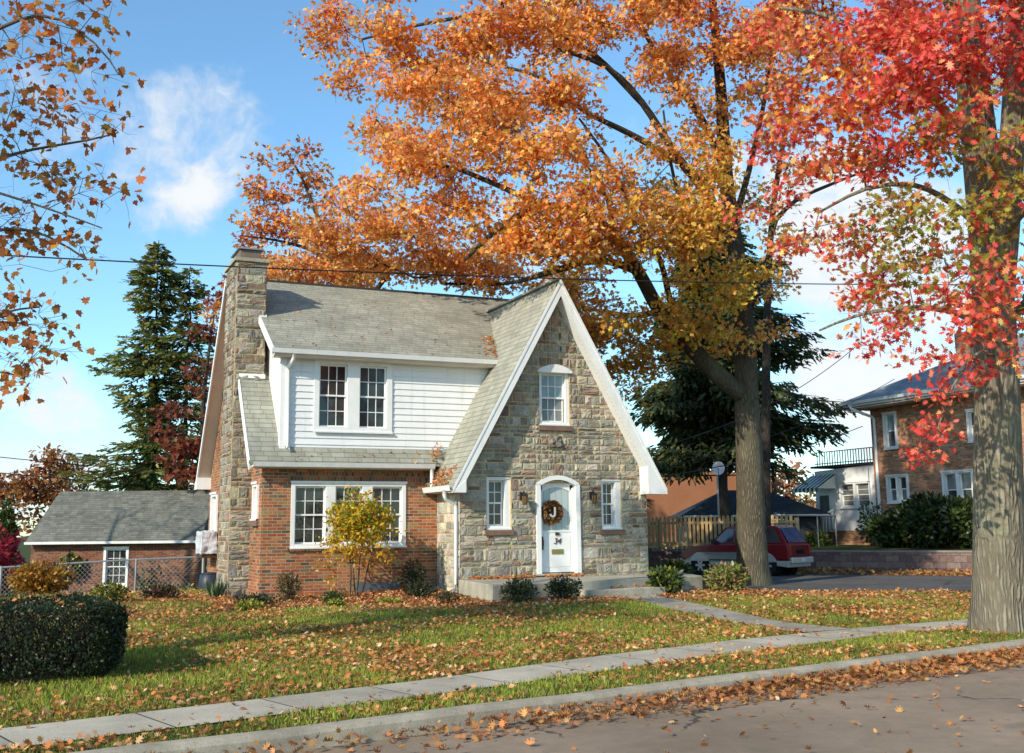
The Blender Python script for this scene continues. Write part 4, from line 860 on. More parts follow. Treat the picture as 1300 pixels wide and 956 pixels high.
def text(body, size, M, mat, name, parent, shear=.25, ext=.006):
    cu = bpy.data.curves.new(name, 'FONT'); cu.body = body; cu.size = size; cu.extrude = ext; cu.shear = shear
    cu.align_x = 'CENTER'
    tmp = bpy.data.objects.new('tmp', cu); COL.objects.link(tmp)
    bpy.context.view_layer.update()
    me = bpy.data.meshes.new_from_object(tmp.evaluated_get(bpy.context.evaluated_depsgraph_get()))
    bpy.data.objects.remove(tmp)
    me.transform(M)
    me.name = name
    me.materials.clear()
    return link(name, me, mat, parent)
Mt = Matrix(((1,0,0,11.475),(0,0,-1,GY+.055),(0,1,0,1.235),(0,0,0,1)))
text('34', .19, Mt, MT['bronze'], 'house_number', door)
MB().box(DOOR[0]-.05, GY-.09, .535, DOOR[2]+.05, GY+.2, .575).build('threshold', MT['concrete'], house, bevel=.008)

# --- wall lanterns either side of the door
def lantern(x, z):
    m = MB(); m.box(x-.05, GY-.075, z-.05, x+.05, GY-.04, z+.12); m.tube([(x, GY-.06, z+.06), (x, GY-.15, z+.14), (x, GY-.19, z+.10)], .012, 6)
    m.lathe((x, GY-.19, z), [(.01,.11),(.075,.06),(.085,.045),(.02,.04)], 10); m.lathe((x, GY-.19, z), [(.05,-.16),(.055,-.145),(.012,-.14)], 10)
    for k in range(4):
        a = math.pi/4 + k*math.pi/2; m.tube([(x+.068*math.cos(a), GY-.19+.068*math.sin(a), z+.045), (x+.048*math.cos(a), GY-.19+.048*math.sin(a), z-.145)], .006, 4)
    o = m.build('wall_lantern', MT['black'], house)
    MB().lathe((x, GY-.19, z), [(.042,-.138),(.058,.035)], 10).build('lantern_glass', plain('amber_glass', (.22,.12,.03), .2, .5, .1), o)
lantern(10.55, 2.28); lantern(12.33, 2.30)

# --- wreath on the door
wx, wz = 11.34, 1.95
wr = thing('wreath', 'brown twig wreath with a pale letter J hanging on the white front door', 'wreath', (wx, GY+.03, wz))
n = 1500; a = rng.uniform(0, 2*np.pi, n); r = .200 + rng.normal(0, .030, n); yy = rng.uniform(-.05, .045, n)
pos = np.stack([wx + r*np.cos(a), GY+.03+yy, wz + r*np.sin(a)], 1)
ax = np.stack([-np.sin(a), rng.normal(0, .25, n), np.cos(a)], 1) + rng.normal(0, .35, (n, 3))
leaves('twig_ring', pos, ax, rand_unit(n), rng.uniform(.05, .11, n), pick([(.22,.11,.04),(.16,.07,.03),(.28,.15,.05),(.10,.045,.02)], n), DIA, MT['leaf_dry'], wr)
back = MB(frame((wx, GY+.055, wz), (1,0,0), (0,-1,0)))
back.prism([(.17*math.cos(2*math.pi*k/20)-.0, 0, .17*math.sin(2*math.pi*k/20)) for k in range(20)], (0, .01, 0)); back.build('twig_backing', plain('twig_brown', (.07,.035,.018), .9, .1, .4, 30, bump=.8), wr)
lj = MB(frame((wx+.0, GY-.045, wz), (1,0,0), (0,-1,0)))
out_ = [(.075,.15),(.02,.15),(.02,-.05)] + [(-.03+.05*math.cos(a), -.05+.05*math.sin(a)) for a in np.linspace(0, -math.pi, 9)][1:] + [(-.135,-.05)] + [(-.03+.105*math.cos(a), -.05+.10*math.sin(a)) for a in np.linspace(-math.pi, 0, 13)][1:]
lj.prism([(x*.74, 0, z*.78) for x, z in out_], (0, .018, 0)); lj.build('letter', plain('letter_paint', (.50,.52,.53), .6), wr)

# --- porch slab with step
porch = thing('porch', 'grey concrete porch slab in front of the arched door', 'porch', (11.2, 21.8, .15))
PP = [(8.74,20.47),(14.25,21.34),(15.7,25.6),(13.9,25.6),(13.9,22.96),(9.0,22.96)]
MB().prism([(x, y, -.1) for x, y in PP], (0, 0, .60)).build('slab', MT['concrete'], porch, bevel=.015)
SP = [(10.95,20.50),(12.95,20.82),(12.87,21.15),(10.87,20.83)]
MB().prism([(x, y, -.1) for x, y in SP], (0, 0, .42)).build('step', MT['concrete'], porch, bevel=.015)

# --- covered air conditioner hanging in the side window
ac = MB()
rs = random.Random(3)
nx_, nz_ = 8, 7
for sd in range(1):
    pts = []
cv = []; fsx = []
prof = [(-.0,-.30),(-.02,.0),(-.01,.26),(.05,.33),(.3,.34)]
ac.box(HX0-.42, 29.85, 1.02, HX0-.01, 30.85, 1.60)
a_o = thing('air_conditioner', 'window air conditioner under a crumpled pale grey cover on the side wall', 'air conditioner', (HX0-.2, 30.35, 1.0))
body = ac.build('cover', plain('grey_tarp', (.50,.51,.54), .6, .3, .12, 5, bump=.8, bscale=14), a_o)
sub = body.modifiers.new('sub', 'SUBSURF'); sub.subdivision_type = 'SIMPLE'; sub.levels = sub.render_levels = 4
tx = bpy.data.textures.new('crumple', 'CLOUDS'); tx.noise_scale = .22
dm = body.modifiers.new('crumple', 'DISPLACE'); dm.texture = tx; dm.strength = .16; dm.texture_coords = 'GLOBAL'
body.modifiers.new('s2', 'SUBSURF').levels = 1
MB().box(HX0-.40, 29.9, .92, HX0-.02, 30.8, 1.0).build('bracket', MT['bronze'], a_o)
# ---------------------------------------------------------------- brick garage at the back left
ga = Vector((0.80, 48.75, 0)); gb = Vector((6.93, 46.0, 0)); gu = (gb-ga).normalized(); gn = Vector((gu.y, -gu.x, 0))
gar = thing('garage', 'low brick garage with grey gabled roof and one white paned window', 'garage', (3.9, 48.5, -1.1))
Mg = frame((ga.x, ga.y, -1.6), gu, gn); L = (gb-ga).length
mb = MB(); wall_sheet(mb, Mg, [(0, 0), (L, 0), (L, 2.95), (0, 2.95)], [(2.92, 1.10, 3.92, 2.62)])
mb.M = Mg
gp_ = [(0, 0), (-4.6, 0), (-4.6, 2.9), (-2.3, 4.75), (0, 2.9)]
for x in (0.0, L): mb.add([(x, a, b) for a, b in gp_], [(0,1,2,3,4)])
mb.add([(0, -4.6, 0), (L, -4.6, 0), (L, -4.6, 2.9), (0, -4.6, 2.9)], [(0,1,2,3)])
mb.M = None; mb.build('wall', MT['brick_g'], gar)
mb = MB(Mg); mb.prism([(-.12, .3, 2.86), (L+.12, .3, 2.86), (L-.0, -2.3, 4.93), (-.0+.1, -2.3, 4.93)], (0, 0, -.08)); mb.prism([(.1, -2.3, 4.93), (L, -2.3, 4.93), (L+.12, -4.9, 2.86), (-.12, -4.9, 2.86)], (0, 0, -.08))
mb.build('roof', MT['roof_ga'], gar)
MB(Mg).box(-.12, .3, 2.76, L+.12, .4, 2.86).build('gutter', MT['gutter'], gar)
Mw = frame((ga + gu*2.92).to_tuple()[:2] + (-.5,), gu, gn)
window(Mw, 1.0, 1.52, [(.10, .90)], cols=3, rows=(2, 2), parent=gar, proud=.03)
mb = MB(Mg); mb.box(1.35, .003, 1.35, 1.75, .10, 1.85); mb.box(1.40, .10, 1.80, 1.70, .2, 1.86); mb.build('vent_hood', MT['metal'], gar)

# chain link fence between house and garage
fn = thing('chain_link_fence', 'grey chain link fence in front of the brick garage', 'fence', (2.5, 32.6, -.2))
fa = Vector((-3.5, 35.1, 0)); fb = Vector((4.86, 31.45, 0)); fu = (fb-fa).normalized(); Lf = (fb-fa).length
def fp(s): p = fa + fu*s; return p.x, p.y, gz(p.x, p.y)
ns = 5
for k in range(ns+1):
    x, y, z = fp(Lf*k/ns); MB().tube([(x,y,z-.1),(x,y,z+.98)], .038 if k in (2, ns) else .028, 8).build('post', MT['metal'], fn)
MB().tube([tuple(Vector(fp(Lf*k/20)) + Vector((0,0,.95))) for k in range(21)], .024, 6).build('rail', MT['metal'], fn)
mv = []; nd = int(Lf/.13)
wm = MB()
for k in range(nd):
    for sgn in (1, -1):
        s0 = k*.13; n_ = 6; 
        pts = []
        a = Vector(fp(max(0, min(Lf, s0)))) ; b = Vector(fp(max(0, min(Lf, s0 + sgn*.9))))
        if s0 + sgn*.9 < 0 or s0 + sgn*.9 > Lf: continue
        wm.beam(a + Vector((0,0,.03)), b + Vector((0,0,.93)), (.004), (.004), up=(fu.y, -fu.x, 0))
wm.build('wire_mesh', MT['metal'], fn)
# gate panel beyond the house corner and grey shed at far left
MB_ = MB()
sh = thing('shed', 'pale grey shed gable at the left edge beyond the arborvitae', 'shed', (-3.0, 56, -1.2))
ms = frame((-4.2, 56, -1.4), (1,0,0), (0,-1,0)); m = MB(ms); m.prism([(0,0,0),(3.1,0,0),(3.1,0,3.0),(1.55,0,4.0),(0,0,3.0)], (0,-4,0)); m.build('wall', plain('grey_green_boards', (.33,.38,.38), .7, .3, .15, 3), sh)
m = MB(ms); m.prism([(-.2,.2,2.9),(1.55,.2,4.1),(1.55,.2,4.02),(-.2,.2,2.82)], (0,-4.4,0)); m.prism([(3.3,.2,2.9),(1.55,.2,4.1),(1.55,.2,4.02),(3.3,.2,2.82)], (0,-4.4,0)); m.build('roof', MT['roof_n'], sh)
wd = thing('wooden_gate', 'weathered grey wooden gate between garage and cottage', 'gate', (6.9, 40.0, -.9))
m = MB()
for k in range(9): m.box(6.35+.15*k, 40, -1.1, 6.35+.15*k+.14, 40.03, .75+.02*(k % 2))
m.build('board_panel', plain('grey_boards', (.30,.30,.29), .85, .2, .2, 5), wd)
MB().box(6.3, 40.03, .3, 7.75, 40.07, .4).build('cross_bar', plain('grey_bar', (.25,.25,.24), .85), wd)
bb = thing('water_barrel', 'small dark blue barrel against the shaded brick side wall', 'barrel', (4.72, 29.2, -.02))
MB().lathe((4.66, 29.0, -.1), [(.22,0),(.27,.15),(.28,.4),(.25,.62),(.22,.64)], 16).build('barrel_body', plain('blue_plastic', (.03,.04,.06), .45), bb, smooth=True)
MB().lathe((4.66, 29.0, .541), [(.23,0),(.23,.03),(.05,.05)], 16).build('lid', plain('blue_lid', (.03,.035,.05), .45), bb)

# things in the bed
ww_ = thing('window_well', 'dark grey metal basement window well behind the yellow shrub', 'window well', (7.7, 24.1, .2))
m = MB(); m.box(7.05, 24.02, .05, 8.02, 24.06, .46); m.box(7.05, 24.06, .05, 7.09, 24.385, .46); m.box(7.98, 24.06, .05, 8.02, 24.385, .46); m.build('rim', plain('grey_sheet', (.13,.14,.155), .5, .4, .2, 4, metal=.3), ww_, bevel=.02)
MB().box(7.09, 24.07, .36, 7.98, 24.38, .40).build('cover', plain('well_cover', (.09,.10,.11), .4), ww_)
sl_ = thing('drain_pipe', 'short black pipe end lying in the leaf bed', 'pipe', (8.28, 22.9, .2))
MB().tube([(8.2,22.85,.27),(8.35,23.0,.28),(8.6,23.3,.3)], .055, 10).build('pipe', MT['black'], sl_)

# ---------------------------------------------------------------- side street: retaining wall, picket fence, garage, houses
rw0 = Vector((19.6, 38.4, 0)); rwd = Vector((.523, -.852, 0)); 
rw1 = rw0 + rwd*21; rwn = Vector((-.852, -.523, 0))
RL = 21
def blockmat():
    t = NT('retaining_blocks'); P = t.obj()
    mask, r, rc, fv, fu = masonry(t, P, (.523,-.852,0), (0,0,1), .42, .2, .014)
    c = t.ramp(r, [(0,(.17,.11,.10)),(.3,(.20,.135,.12)),(.6,(.15,.10,.10)),(.85,(.22,.16,.14))], 'CONSTANT')
    n = t.noise(P, 12, 5); k = t.mr(n, .25, .75, .7, 1.25, False)
    c = t.mix(1.0, c, t.n('ShaderNodeCombineColor', {0: k, 1: k, 2: k}).outputs[0], 'MULTIPLY')
    return t.out(t.mix(mask, (.09,.075,.07), c), .9, .15, t.bump(t.m_('ADD', mask, t.m_('MULTIPLY', n, .5)), .7, .015))
rwall = thing('retaining_wall', 'low reddish block retaining wall along the side street', 'wall', (25, 29.6, 0))
p0 = rw0; q0 = rw1
MB().prism([tuple(rw0), tuple(rw1), tuple(rw1 - rwn*.28), tuple(rw0 - rwn*.28)], (0,0,.70)).build('block_wall', blockmat(), rwall)
MB().prism([tuple(a) for a in (rw0+rwn*.03+Vector((0,0,.702)), rw1+rwn*.03+Vector((0,0,.702)), rw1-rwn*.3+Vector((0,0,.702)), rw0-rwn*.3+Vector((0,0,.702)))], (0,0,.06)).build('coping', plain('coping_stone', (.24,.20,.185), .9, .15, .2, 3, bump=.4), rwall)
up_ = MB()
a = rw0 - rwn*.28; b = rw1 - rwn*.28
up_.add([(a.x,a.y,.74),(b.x,b.y,.74),(b.x+40,b.y+20,.8),(a.x+40,a.y+30,.8),(a.x+4,a.y+30,.8)], [(0,1,2,3,4)])
tag(up_.build('raised_lawn', MT['lawn']), kind='structure')

pk = thing('picket_fence', 'tan wooden picket fence on the retaining wall behind the dark red car', 'fence', (21, 35.8, .76))
s0, s1 = 1.2, 9.0
m = MB(); N_ = int((s1-s0)/.165)
for k in range(N_):
    p = rw0 + rwd*(s0 + k*.165) - rwn*.12; q = p + rwd*.10
    m.prism([(p.x,p.y,.80), (q.x,q.y,.80), (q.x,q.y,1.92), ((p.x+q.x)/2,(p.y+q.y)/2,1.97), (p.x,p.y,1.92)], tuple(-rwn*.02))
m.build('pickets', plain('cedar_boards', (.56,.39,.19), .85, .15, .3, 7, bump=.3), pk)
m = MB()
for z in (.95, 1.72):
    a = rw0 + rwd*s0 - rwn*.15; b = rw0 + rwd*s1 - rwn*.15; m.beam((a.x,a.y,z), (b.x,b.y,z), .04, .09)
m.build('rail', plain('cedar_rail', (.48,.33,.17), .85, .15, .2, 7), pk)
for k in range(4):
    p = rw0 + rwd*(s0 + (s1-s0)*k/3) - rwn*.2; MB().box(p.x-.05,p.y-.05,.70,p.x+.05,p.y+.05,1.85).build('post', plain('cedar_post', (.48,.33,.17), .85), pk)

# hip roofed garage behind the picket fence
def hip(mb, cx, cy, ang, hw, hd, ze, zr, rl, th=.12):
    u = Vector((math.cos(ang), math.sin(ang), 0)); v = Vector((-u.y, u.x, 0)); c = Vector((cx, cy, 0))
    q = [c+u*i*hw+v*j*hd+Vector((0,0,ze)) for i, j in ((-1,-1),(1,-1),(1,1),(-1,1))]
    r = [c-u*rl+Vector((0,0,zr)), c+u*rl+Vector((0,0,zr))]
    vs = [tuple(p) for p in q+r] + [tuple(p-Vector((0,0,th))) for p in q]
    mb.add(vs, [(0,1,5,4),(1,2,5),(2,3,4,5),(3,0,4),(0,6,7,1),(1,7,8,2),(2,8,9,3),(3,9,6,0),(6,9,8,7)])
hg = thing('garage', 'small garage with dark slate hip roof behind the picket fence', 'garage', (29.5, 40.5, .8))
ang = math.radians(-27)
m = MB(); hip(m, 29.45, 40.6, ang, 3.05, 2.9, 2.06, 3.15, .9); m.build('roof', MT['roof_h'], hg)
u = Vector((math.cos(ang), math.sin(ang), 0)); n_ = Vector((u.y, -u.x, 0)); c = Vector((29.45,40.6,0))
o_ = c - u*2.7 + n_*2.55; Mh = frame((o_.x, o_.y, .6), u, n_)
m = MB(); wall_sheet(m, Mh, [(0,0),(5.4,0),(5.4,1.4),(0,1.4)], [(3.35,0,4.05,1.25)], depth=.1); m.M = Mh
m.add([(0,0,0),(0,-5,0),(0,-5,1.4),(0,0,1.4)], [(0,1,2,3)]); m.add([(5.4,0,0),(5.4,-5,0),(5.4,-5,1.4),(5.4,0,1.4)], [(0,1,2,3)]); m.M = None
m.build('wall', plain('dark_boards', (.045,.045,.05), .8, .2, .2, 4), hg)
d_ = MB(Mh); d_.box(3.36,-.09,0,4.04,-.05,1.24); dd = d_.build('door', plain('grey_door', (.16,.175,.19), .6), hg)
m = MB(Mh); m.box(3.5,-.05,.6,3.9,-.04,1.1); m.build('pane', MT['glass'], dd)
MB(Mh).box(-.3,.28,1.36,5.7,.36,1.44).build('gutter', MT['gutter'], hg)
MB(Mh).box(4.45,.0,.02,5.3,.03,1.3).build('garage_door', plain('dark_panel', (.02,.02,.025), .6), hg)

# orange brick building further back
ob = thing('building', 'plain terracotta coloured building wall seen through the dark spruce', 'building', (34.5, 52, .5))
MB().prism([(31.2,52.8,.2),(37.8,49.6,.2),(37.8,49.6,4.35),(31.2,52.8,4.30)], (3,7,0)).build('wall', plain('terracotta_wall', (.27,.115,.06), .9, .15, .12, 1.5), ob)
MB().prism([(31.1,52.7,4.36),(37.9,49.45,4.36),(37.9,49.45,4.5),(31.1,52.7,4.5)], (3,7,0)).build('parapet', plain('parapet_cap', (.28,.12,.06), .9), ob)
# satellite dish on a mast
sd = thing('satellite_dish', 'pale round satellite dish on a mast above the hip roofed garage', 'satellite dish', (23.3, 33.7, .75))
MB().tube([(23.30,33.70,.7),(23.30,33.70,3.5)], .04, 8).build('mast', MT['metal'], sd)
m = MB(); vs = []; fs = []
ctr = Vector((23.30,33.60,3.66)); dn = Vector((-.62,-.74,.25)).normalized(); da = dn.cross(Vector((0,0,1))).normalized(); db = da.cross(dn)
for r_, dpt in ((0.02,-.09),(.12,-.05),(.215,.015),(.225,.015),(.13,-.065),(0.02,-.11)):
    for k in range(20):
        a_ = 2*math.pi*k/20; vs.append(tuple(ctr + da*math.cos(a_)*r_ + db*math.sin(a_)*r_*1.15 + dn*dpt))
for i in range(5):
    for k in range(20): fs.append((i*20+k, i*20+(k+1) % 20, (i+1)*20+(k+1) % 20, (i+1)*20+k))
m.add(vs, fs); m.build('dish', plain('dish_paint', (.62,.62,.62), .5), sd, smooth=True)
MB().tube([tuple(ctr - db*.24), tuple(ctr + dn*.25 - db*.06)], .014, 6).build('feed_arm', MT['metal'], sd)

# neighbour's brick house
NX = 31.98
nb = thing('house', 'two storey brown brick house with grey hip roof and white windows at the right', 'house', (36, 30, .8))
ny0, ny1 = 24.0, 35.2
NW = [(33.72,4.57,34.47,6.02),(33.30,2.42,34.50,3.52),(30.05,2.15,31.56,3.53),(29.35,4.53,30.15,5.72),(26.2,4.53,27.0,6.0),(26.0,2.2,27.3,3.53)]
m = MB(); Mn = frame((NX, 0, 0), (0,1,0), (-1,0,0))
wall_sheet(m, Mn, [(ny0,.5),(ny1,.5),(ny1,6.3),(ny0,6.3)], NW)
m.add([(NX,ny1,.5),(NX+9,ny1,.5),(NX+9,ny1,6.3),(NX,ny1,6.3)], [(0,1,2,3)]); m.add([(NX,ny0,.5),(NX+9,ny0,.5),(NX+9,ny0,6.3),(NX,ny0,6.3)], [(0,1,2,3)]); m.add([(NX+9,ny0,.5),(NX+9,ny1,.5),(NX+9,ny1,6.3),(NX+9,ny0,6.3)], [(0,1,2,3)])
m.build('wall', MT['brick_n'], nb)
m = MB(); hip(m, NX+4.5, (ny0+ny1)/2, 0, 5.4, 6.5, 6.55, 9.2, .3, .24); m.build('roof', MT['roof_n'], nb)
m = MB(); m.box(NX-.92,ny0-.9,6.52,NX-.90+.02,ny1+.9,6.34); m.build('fascia', MT['white'], nb)
gutter('gutter', (NX-.92, ny1+.85, 6.42), (NX-.92, ny0-.85, 6.42), nb, 'white', (-1,0,0), .13, .12)
m = MB().box(NX-.86, ny0-.8, 6.26, NX-.01, ny1+.8, 6.30); m.build('soffit', MT['soffit'], nb)
MB().tube([(NX-.98,ny1+.1,6.4),(NX-.98,ny1-.0,6.25),(NX-.08,ny1-.25,5.9),(NX-.07,ny1-.27,5.8),(NX-.07,ny1-.27,.9)], .06, 8).build('downspout', MT['white'], nb, smooth=True)
for i, (y0,z0,y1,z1) in enumerate(NW):
    Mw = frame((NX, y1, z0), (0,-1,0), (-1,0,0)); wdt = y1-y0
    un = [(.10, wdt-.10)] if wdt < 1 else [(.10, wdt/2-.07), (wdt/2+.07, wdt-.10)]
    window(Mw, wdt, z1-z0, un, cols=1, rows=(1,1), parent=nb, proud=.06, pane=['glass_b','glass','glass_c','glass','glass','glass_c'][i], pane2='glass_c' if i != 2 else 'glass')
# chimney of the neighbour
m = MB().box(NX+1.2, 30.9, 6.9, NX+1.9, 31.6, 8.9); nc = m.build('chimney', MT['brick_n'], nb)
# white flat roofed addition on its back
AY0, AY1 = ny1+.02, 38.95
am = MB(); Ma = frame((NX+.06, 0, 0), (0,1,0), (-1,0,0))
AW = (35.5,2.28,37.4,3.36)
wall_sheet(am, Ma, [(AY0,1.35),(AY1,1.35),(AY1,3.9),(AY0,4.02)], [AW])
am.add([(NX+.06,AY1,1.35),(NX+5,AY1,1.35),(NX+5,AY1,3.9),(NX+.06,AY1,3.9)], [(0,1,2,3)])
am.build('addition_wall', MT['siding'], nb)
MB().box(NX+.10, AY0, .5, NX+4.9, AY1-.05, 1.345).build('addition_base', MT['foundation'], nb)
MB().box(NX-.06, AY0, 4.03, NX+5.1, AY1+.12, 4.12).build('addition_roof', plain('dark_flat_roof', (.06,.05,.05), .9), nb)
Mw = frame((NX+.06, AW[2], AW[1]), (0,-1,0), (-1,0,0)); window(Mw, AW[2]-AW[0], AW[3]-AW[1], [(.09,.88),(1.02,1.81)], cols=1, rows=(2,2), parent=nb, pane='glass_c', pane2='glass_c', proud=.05)
m = MB()
for k in range(22): m.box(NX+.10, AY0+.1+k*.165, 4.12, NX+.13, AY0+.125+k*.165, 4.72)
for z in (4.2, 4.7): m.box(NX+.095, AY0+.05, z, NX+.135, AY1, z+.035)
m.build('roof_railing', MT['black'], nb)
m = MB(); m.box(NX+.02, 37.85, 1.40, NX+.055, 38.85, 3.05); dr = m.build('door', MT['white'], nb)
m = MB().box(NX+.005, 38.05, 2.1, NX+.018, 38.65, 2.85); m.build('pane', MT['glass_c'], dr)
aw = MB(); ag = MB()
n_s = 12
for k in range(n_s):
    y0 = 37.55 + k*1.6/n_s; y1 = y0 + 1.6/n_s
    (aw if k % 2 else ag).prism([(NX+.0,y0,3.72),(NX+.0,y1,3.72),(NX-1.0,y1,3.14),(NX-1.0,y0,3.14)], (0,0,-.02))
    (aw if k % 2 else ag).prism([(NX-1.0,y0,3.14),(NX-1.0,y1,3.14),(NX-1.0,y1,2.98),(NX-1.0,y0,2.98)], (.02,0,0))
a1 = aw.build('awning', MT['white'], nb); ag.build('awning_stripe', plain('green_stripe', (.03,.075,.04), .5), a1)
m = MB(); m.prism([(NX,37.55,3.70),(NX-1.0,37.55,3.12),(NX,37.55,3.12)], (0,.01,0)); m.build('awning_side', MT['trim_g'], a1)
st = thing('steps', 'wooden steps with white railing climbing to the white addition', 'steps', (30.6, 38.3, .75))
m = MB()
for k in range(4): m.box(NX-.32*(k+1), 37.75, 1.30-.16*k, NX-.32*k-.005, 38.95, 1.345-.16*k)
m.build('tread', plain('step_boards', (.36,.31,.22), .85, .2, .25, 5), st)
m = MB()
for k in range(8): m.box(NX-1.35+.17*k, 37.70, .85+.085*k, NX-1.32+.17*k, 37.73, 1.55+.085*k)
m.beam((NX-1.45,37.715,1.58),(NX-.05,37.715,2.26), .05, .06); m.box(NX-1.46,37.68,.7,NX-1.38,37.75,1.7)
m.build('railing', MT['white'], st)
cf = thing('chain_link_fence', 'low pipe rail fence beside the dark hip roofed garage', 'fence', (28.2, 34.6, .75))
m = MB(); cfa = Vector((26.0,33.8,0)); cfb = Vector((30.2,35.6,0))
m.tube([(cfa.x,cfa.y,1.95),(cfb.x,cfb.y,1.95)], .028, 6); m.build('rail', MT['metal'], cf)
for k in range(4): p = cfa.lerp(cfb, k/3); MB().tube([(p.x,p.y,.7),(p.x,p.y,1.97)], .03, 6).build('post', MT['metal'], cf)

# ---------------------------------------------------------------- sport utility car (local x = forward)
hd = math.atan2(.90, -.43)
tk = thing('parked_car', 'dark red and silver estate car parked on the side street behind the oak trunk', 'car', (21.75, 30.1, .012), hd)
tk.scale = (.90, .92, 1.0)
WB_F, WB_R, RW_ = 1.36, -1.28, .34
def side_poly_truck(pts_top, zb, arch_r):
    def ar(cx): return [(cx+arch_r*math.cos(a), RW_+arch_r*math.sin(a)) for a in np.linspace(0, math.pi, 13) if RW_+arch_r*math.sin(a) >= zb-.001]
    return list(pts_top), [(-2.12, zb)] + ar(WB_R)[::-1] + ar(WB_F)[::-1] + [(2.05, zb)]
red = plain('red_paint', (.19,.01,.016), .22, .6, .06, 2); silver = plain('silver_paint', (.50,.49,.46), .3, .6, .08, 2, metal=.2)
glass_t = glass_mat('car_glass', (.05,.06,.065), .05, .8); glass_r = glass_mat('rear_glass_sky', (.04,.09,.2), .05, .9)  # the rear pane's blue is reflected sky put into the colour
def body(zb, top, w, name, mat, bev):
    p, bot = side_poly_truck(top, zb, .40)
    return MB().prism([(x, -w, z) for x, z in bot + p], (0, 2*w, 0)).build(name, mat, tk, True, bevel=bev)
body(.50, [(2.12,.58),(2.14,.70),(2.04,.84),(1.80,.92),(.98,1.0),(.90,1.02),(-2.08,1.02),(-2.14,.9)], .82, 'body', red, .04)
body(.30, [(2.10,.50),(-2.16,.50)], .835, 'lower_body', silver, .02)
def wy(z): return .79-.15*(z-1.0)/.6
cabp = [(.98,1.0),(.34,1.52),(.15,1.585),(-1.55,1.575),(-1.72,1.52),(-2.08,1.0)]
m = MB(); vs = []; nC = len(cabp)
for sy in (-1, 1):
    for x, z in cabp: vs.append((x, sy*wy(z), z))
m.add(vs, [tuple(range(nC))[::-1], tuple(range(nC, 2*nC))] + [(i, (i+1) % nC, nC+(i+1) % nC, nC+i) for i in range(nC)])
cab = m.build('cab', red, tk, True, bevel=.035)
for nm, pts in (('front_side_window', [(.80,1.06),(.30,1.47),(.02,1.485),(.02,1.06)]), ('middle_side_window', [(-.06,1.06),(-.06,1.485),(-.72,1.485),(-.86,1.06)]), ('rear_side_window', [(-1.02,1.06),(-.86,1.48),(-1.58,1.47),(-1.84,1.06)])):
    for sy in (-1, 1):
        m = MB(); m.add([(x, sy*(wy(z)+.006), z) for x, z in pts], [tuple(range(len(pts)))]); m.build(nm, glass_t, cab, True)
m = MB(); m.add([(.95,-.68,1.045),(.95,.68,1.045),(.38,.60,1.51),(.38,-.60,1.51)], [(0,1,2,3)]); o = m.build('windscreen', glass_t, cab, True); o.location = (.012, 0, .012)
m = MB(); m.add([(-2.062,-.68,1.05),(-2.062,.68,1.05),(-1.755,.60,1.49),(-1.755,-.60,1.49)], [(0,1,2,3)]); o = m.build('rear_window', glass_r, cab, True); o.location = (-.016, 0, .006)
for sy in (-1, 1): MB().beam((.1, sy*.5, 1.635), (-1.5, sy*.5, 1.63), .035, .03).build('roof_rail', MT['black'], cab, True)
for cx in (WB_F, WB_R):
    for sy in (-1, 1):
        tr = MB(); tr.lathe((cx, sy*.71, RW_), [(.20,-.10),(.315,-.10),(.34,-.07),(.34,.07),(.315,.10),(.20,.10)], 28, 'y')
        wh = tr.build('wheel', plain('tyre', (.02,.02,.02), .85, .2, .2, 8), tk, True)
        rm = MB(); rm.lathe((cx, sy*.71, RW_), [(.195,-.095),(.20,.095)], 24, 'y')
        for k in range(6):
            a_ = k*math.pi/3; q = Vector((cx, sy*.81, RW_)); e = Vector((math.cos(a_), 0, math.sin(a_)))
            rm.beam(tuple(q + e*.04), tuple(q + e*.19), .07, .03, up=(0,1,0))
        rm.lathe((cx, sy*.81, RW_), [(.05,-.02),(.05,.03)], 12, 'y')
        rm.build('rim', silver, wh, True)
        MB().lathe((cx, sy*.58, RW_), [(.39,-.20),(.39,.20)], 20, 'y').build('wheel_well', MT['dark'], tk, True)
MB().box(-2.26,-.80,.42,-2.145,.80,.60).build('rear_bumper', silver, tk, True, bevel=.03)
MB().box(2.10,-.80,.36,2.22,.80,.56).build('front_bumper', silver, tk, True, bevel=.03)
MB().box(-2.155,-.66,.64,-2.128,.66,.98).build('tailgate', plain('red_paint_shaded', (.13,.01,.014), .25, .6, .08, 2), tk, True, bevel=.015)  # darker copy of the body red, with the rear's shade painted in
MB().box(-2.16,-.3,.70,-2.156,.3,.83).build('plate_recess', MT['dark'], tk, True)
for sy in (-1, 1):
    MB().box(-2.16,sy*.69,.66,-2.118,sy*.81,.98).build('tail_light', plain('red_lens', (.35,.01,.01), .2, .6), tk, True, bevel=.01)
    MB().box(2.04,sy*.50,.66,2.13,sy*.78,.79).build('headlight', plain('clear_lens', (.6,.6,.6), .1, .7), tk, True, bevel=.02)
    MB().box(.66,sy*.82,1.03,.80,sy*.98,1.16).build('mirror', MT['black'], tk, True, bevel=.02)
    for x in (.10, -.78): MB().box(x,sy*.822,.87,x+.13,sy*.845,.90).build('door_handle', MT['black'], tk, True)
    for x in (.90, -.02, -.92): MB().box(x,sy*.821,.52,x-.008,sy*.8235,1.0).build('door_seam', MT['dark'], tk, True)
    MB().box(.98,sy*.836,.50,-.95,sy*.846,.53).build('side_trim', MT['black'], tk, True)
MB().box(-2.275,-.16,.46,-2.262,.16,.58).build('licence_plate', plain('plate', (.6,.6,.58), .5), tk, True)

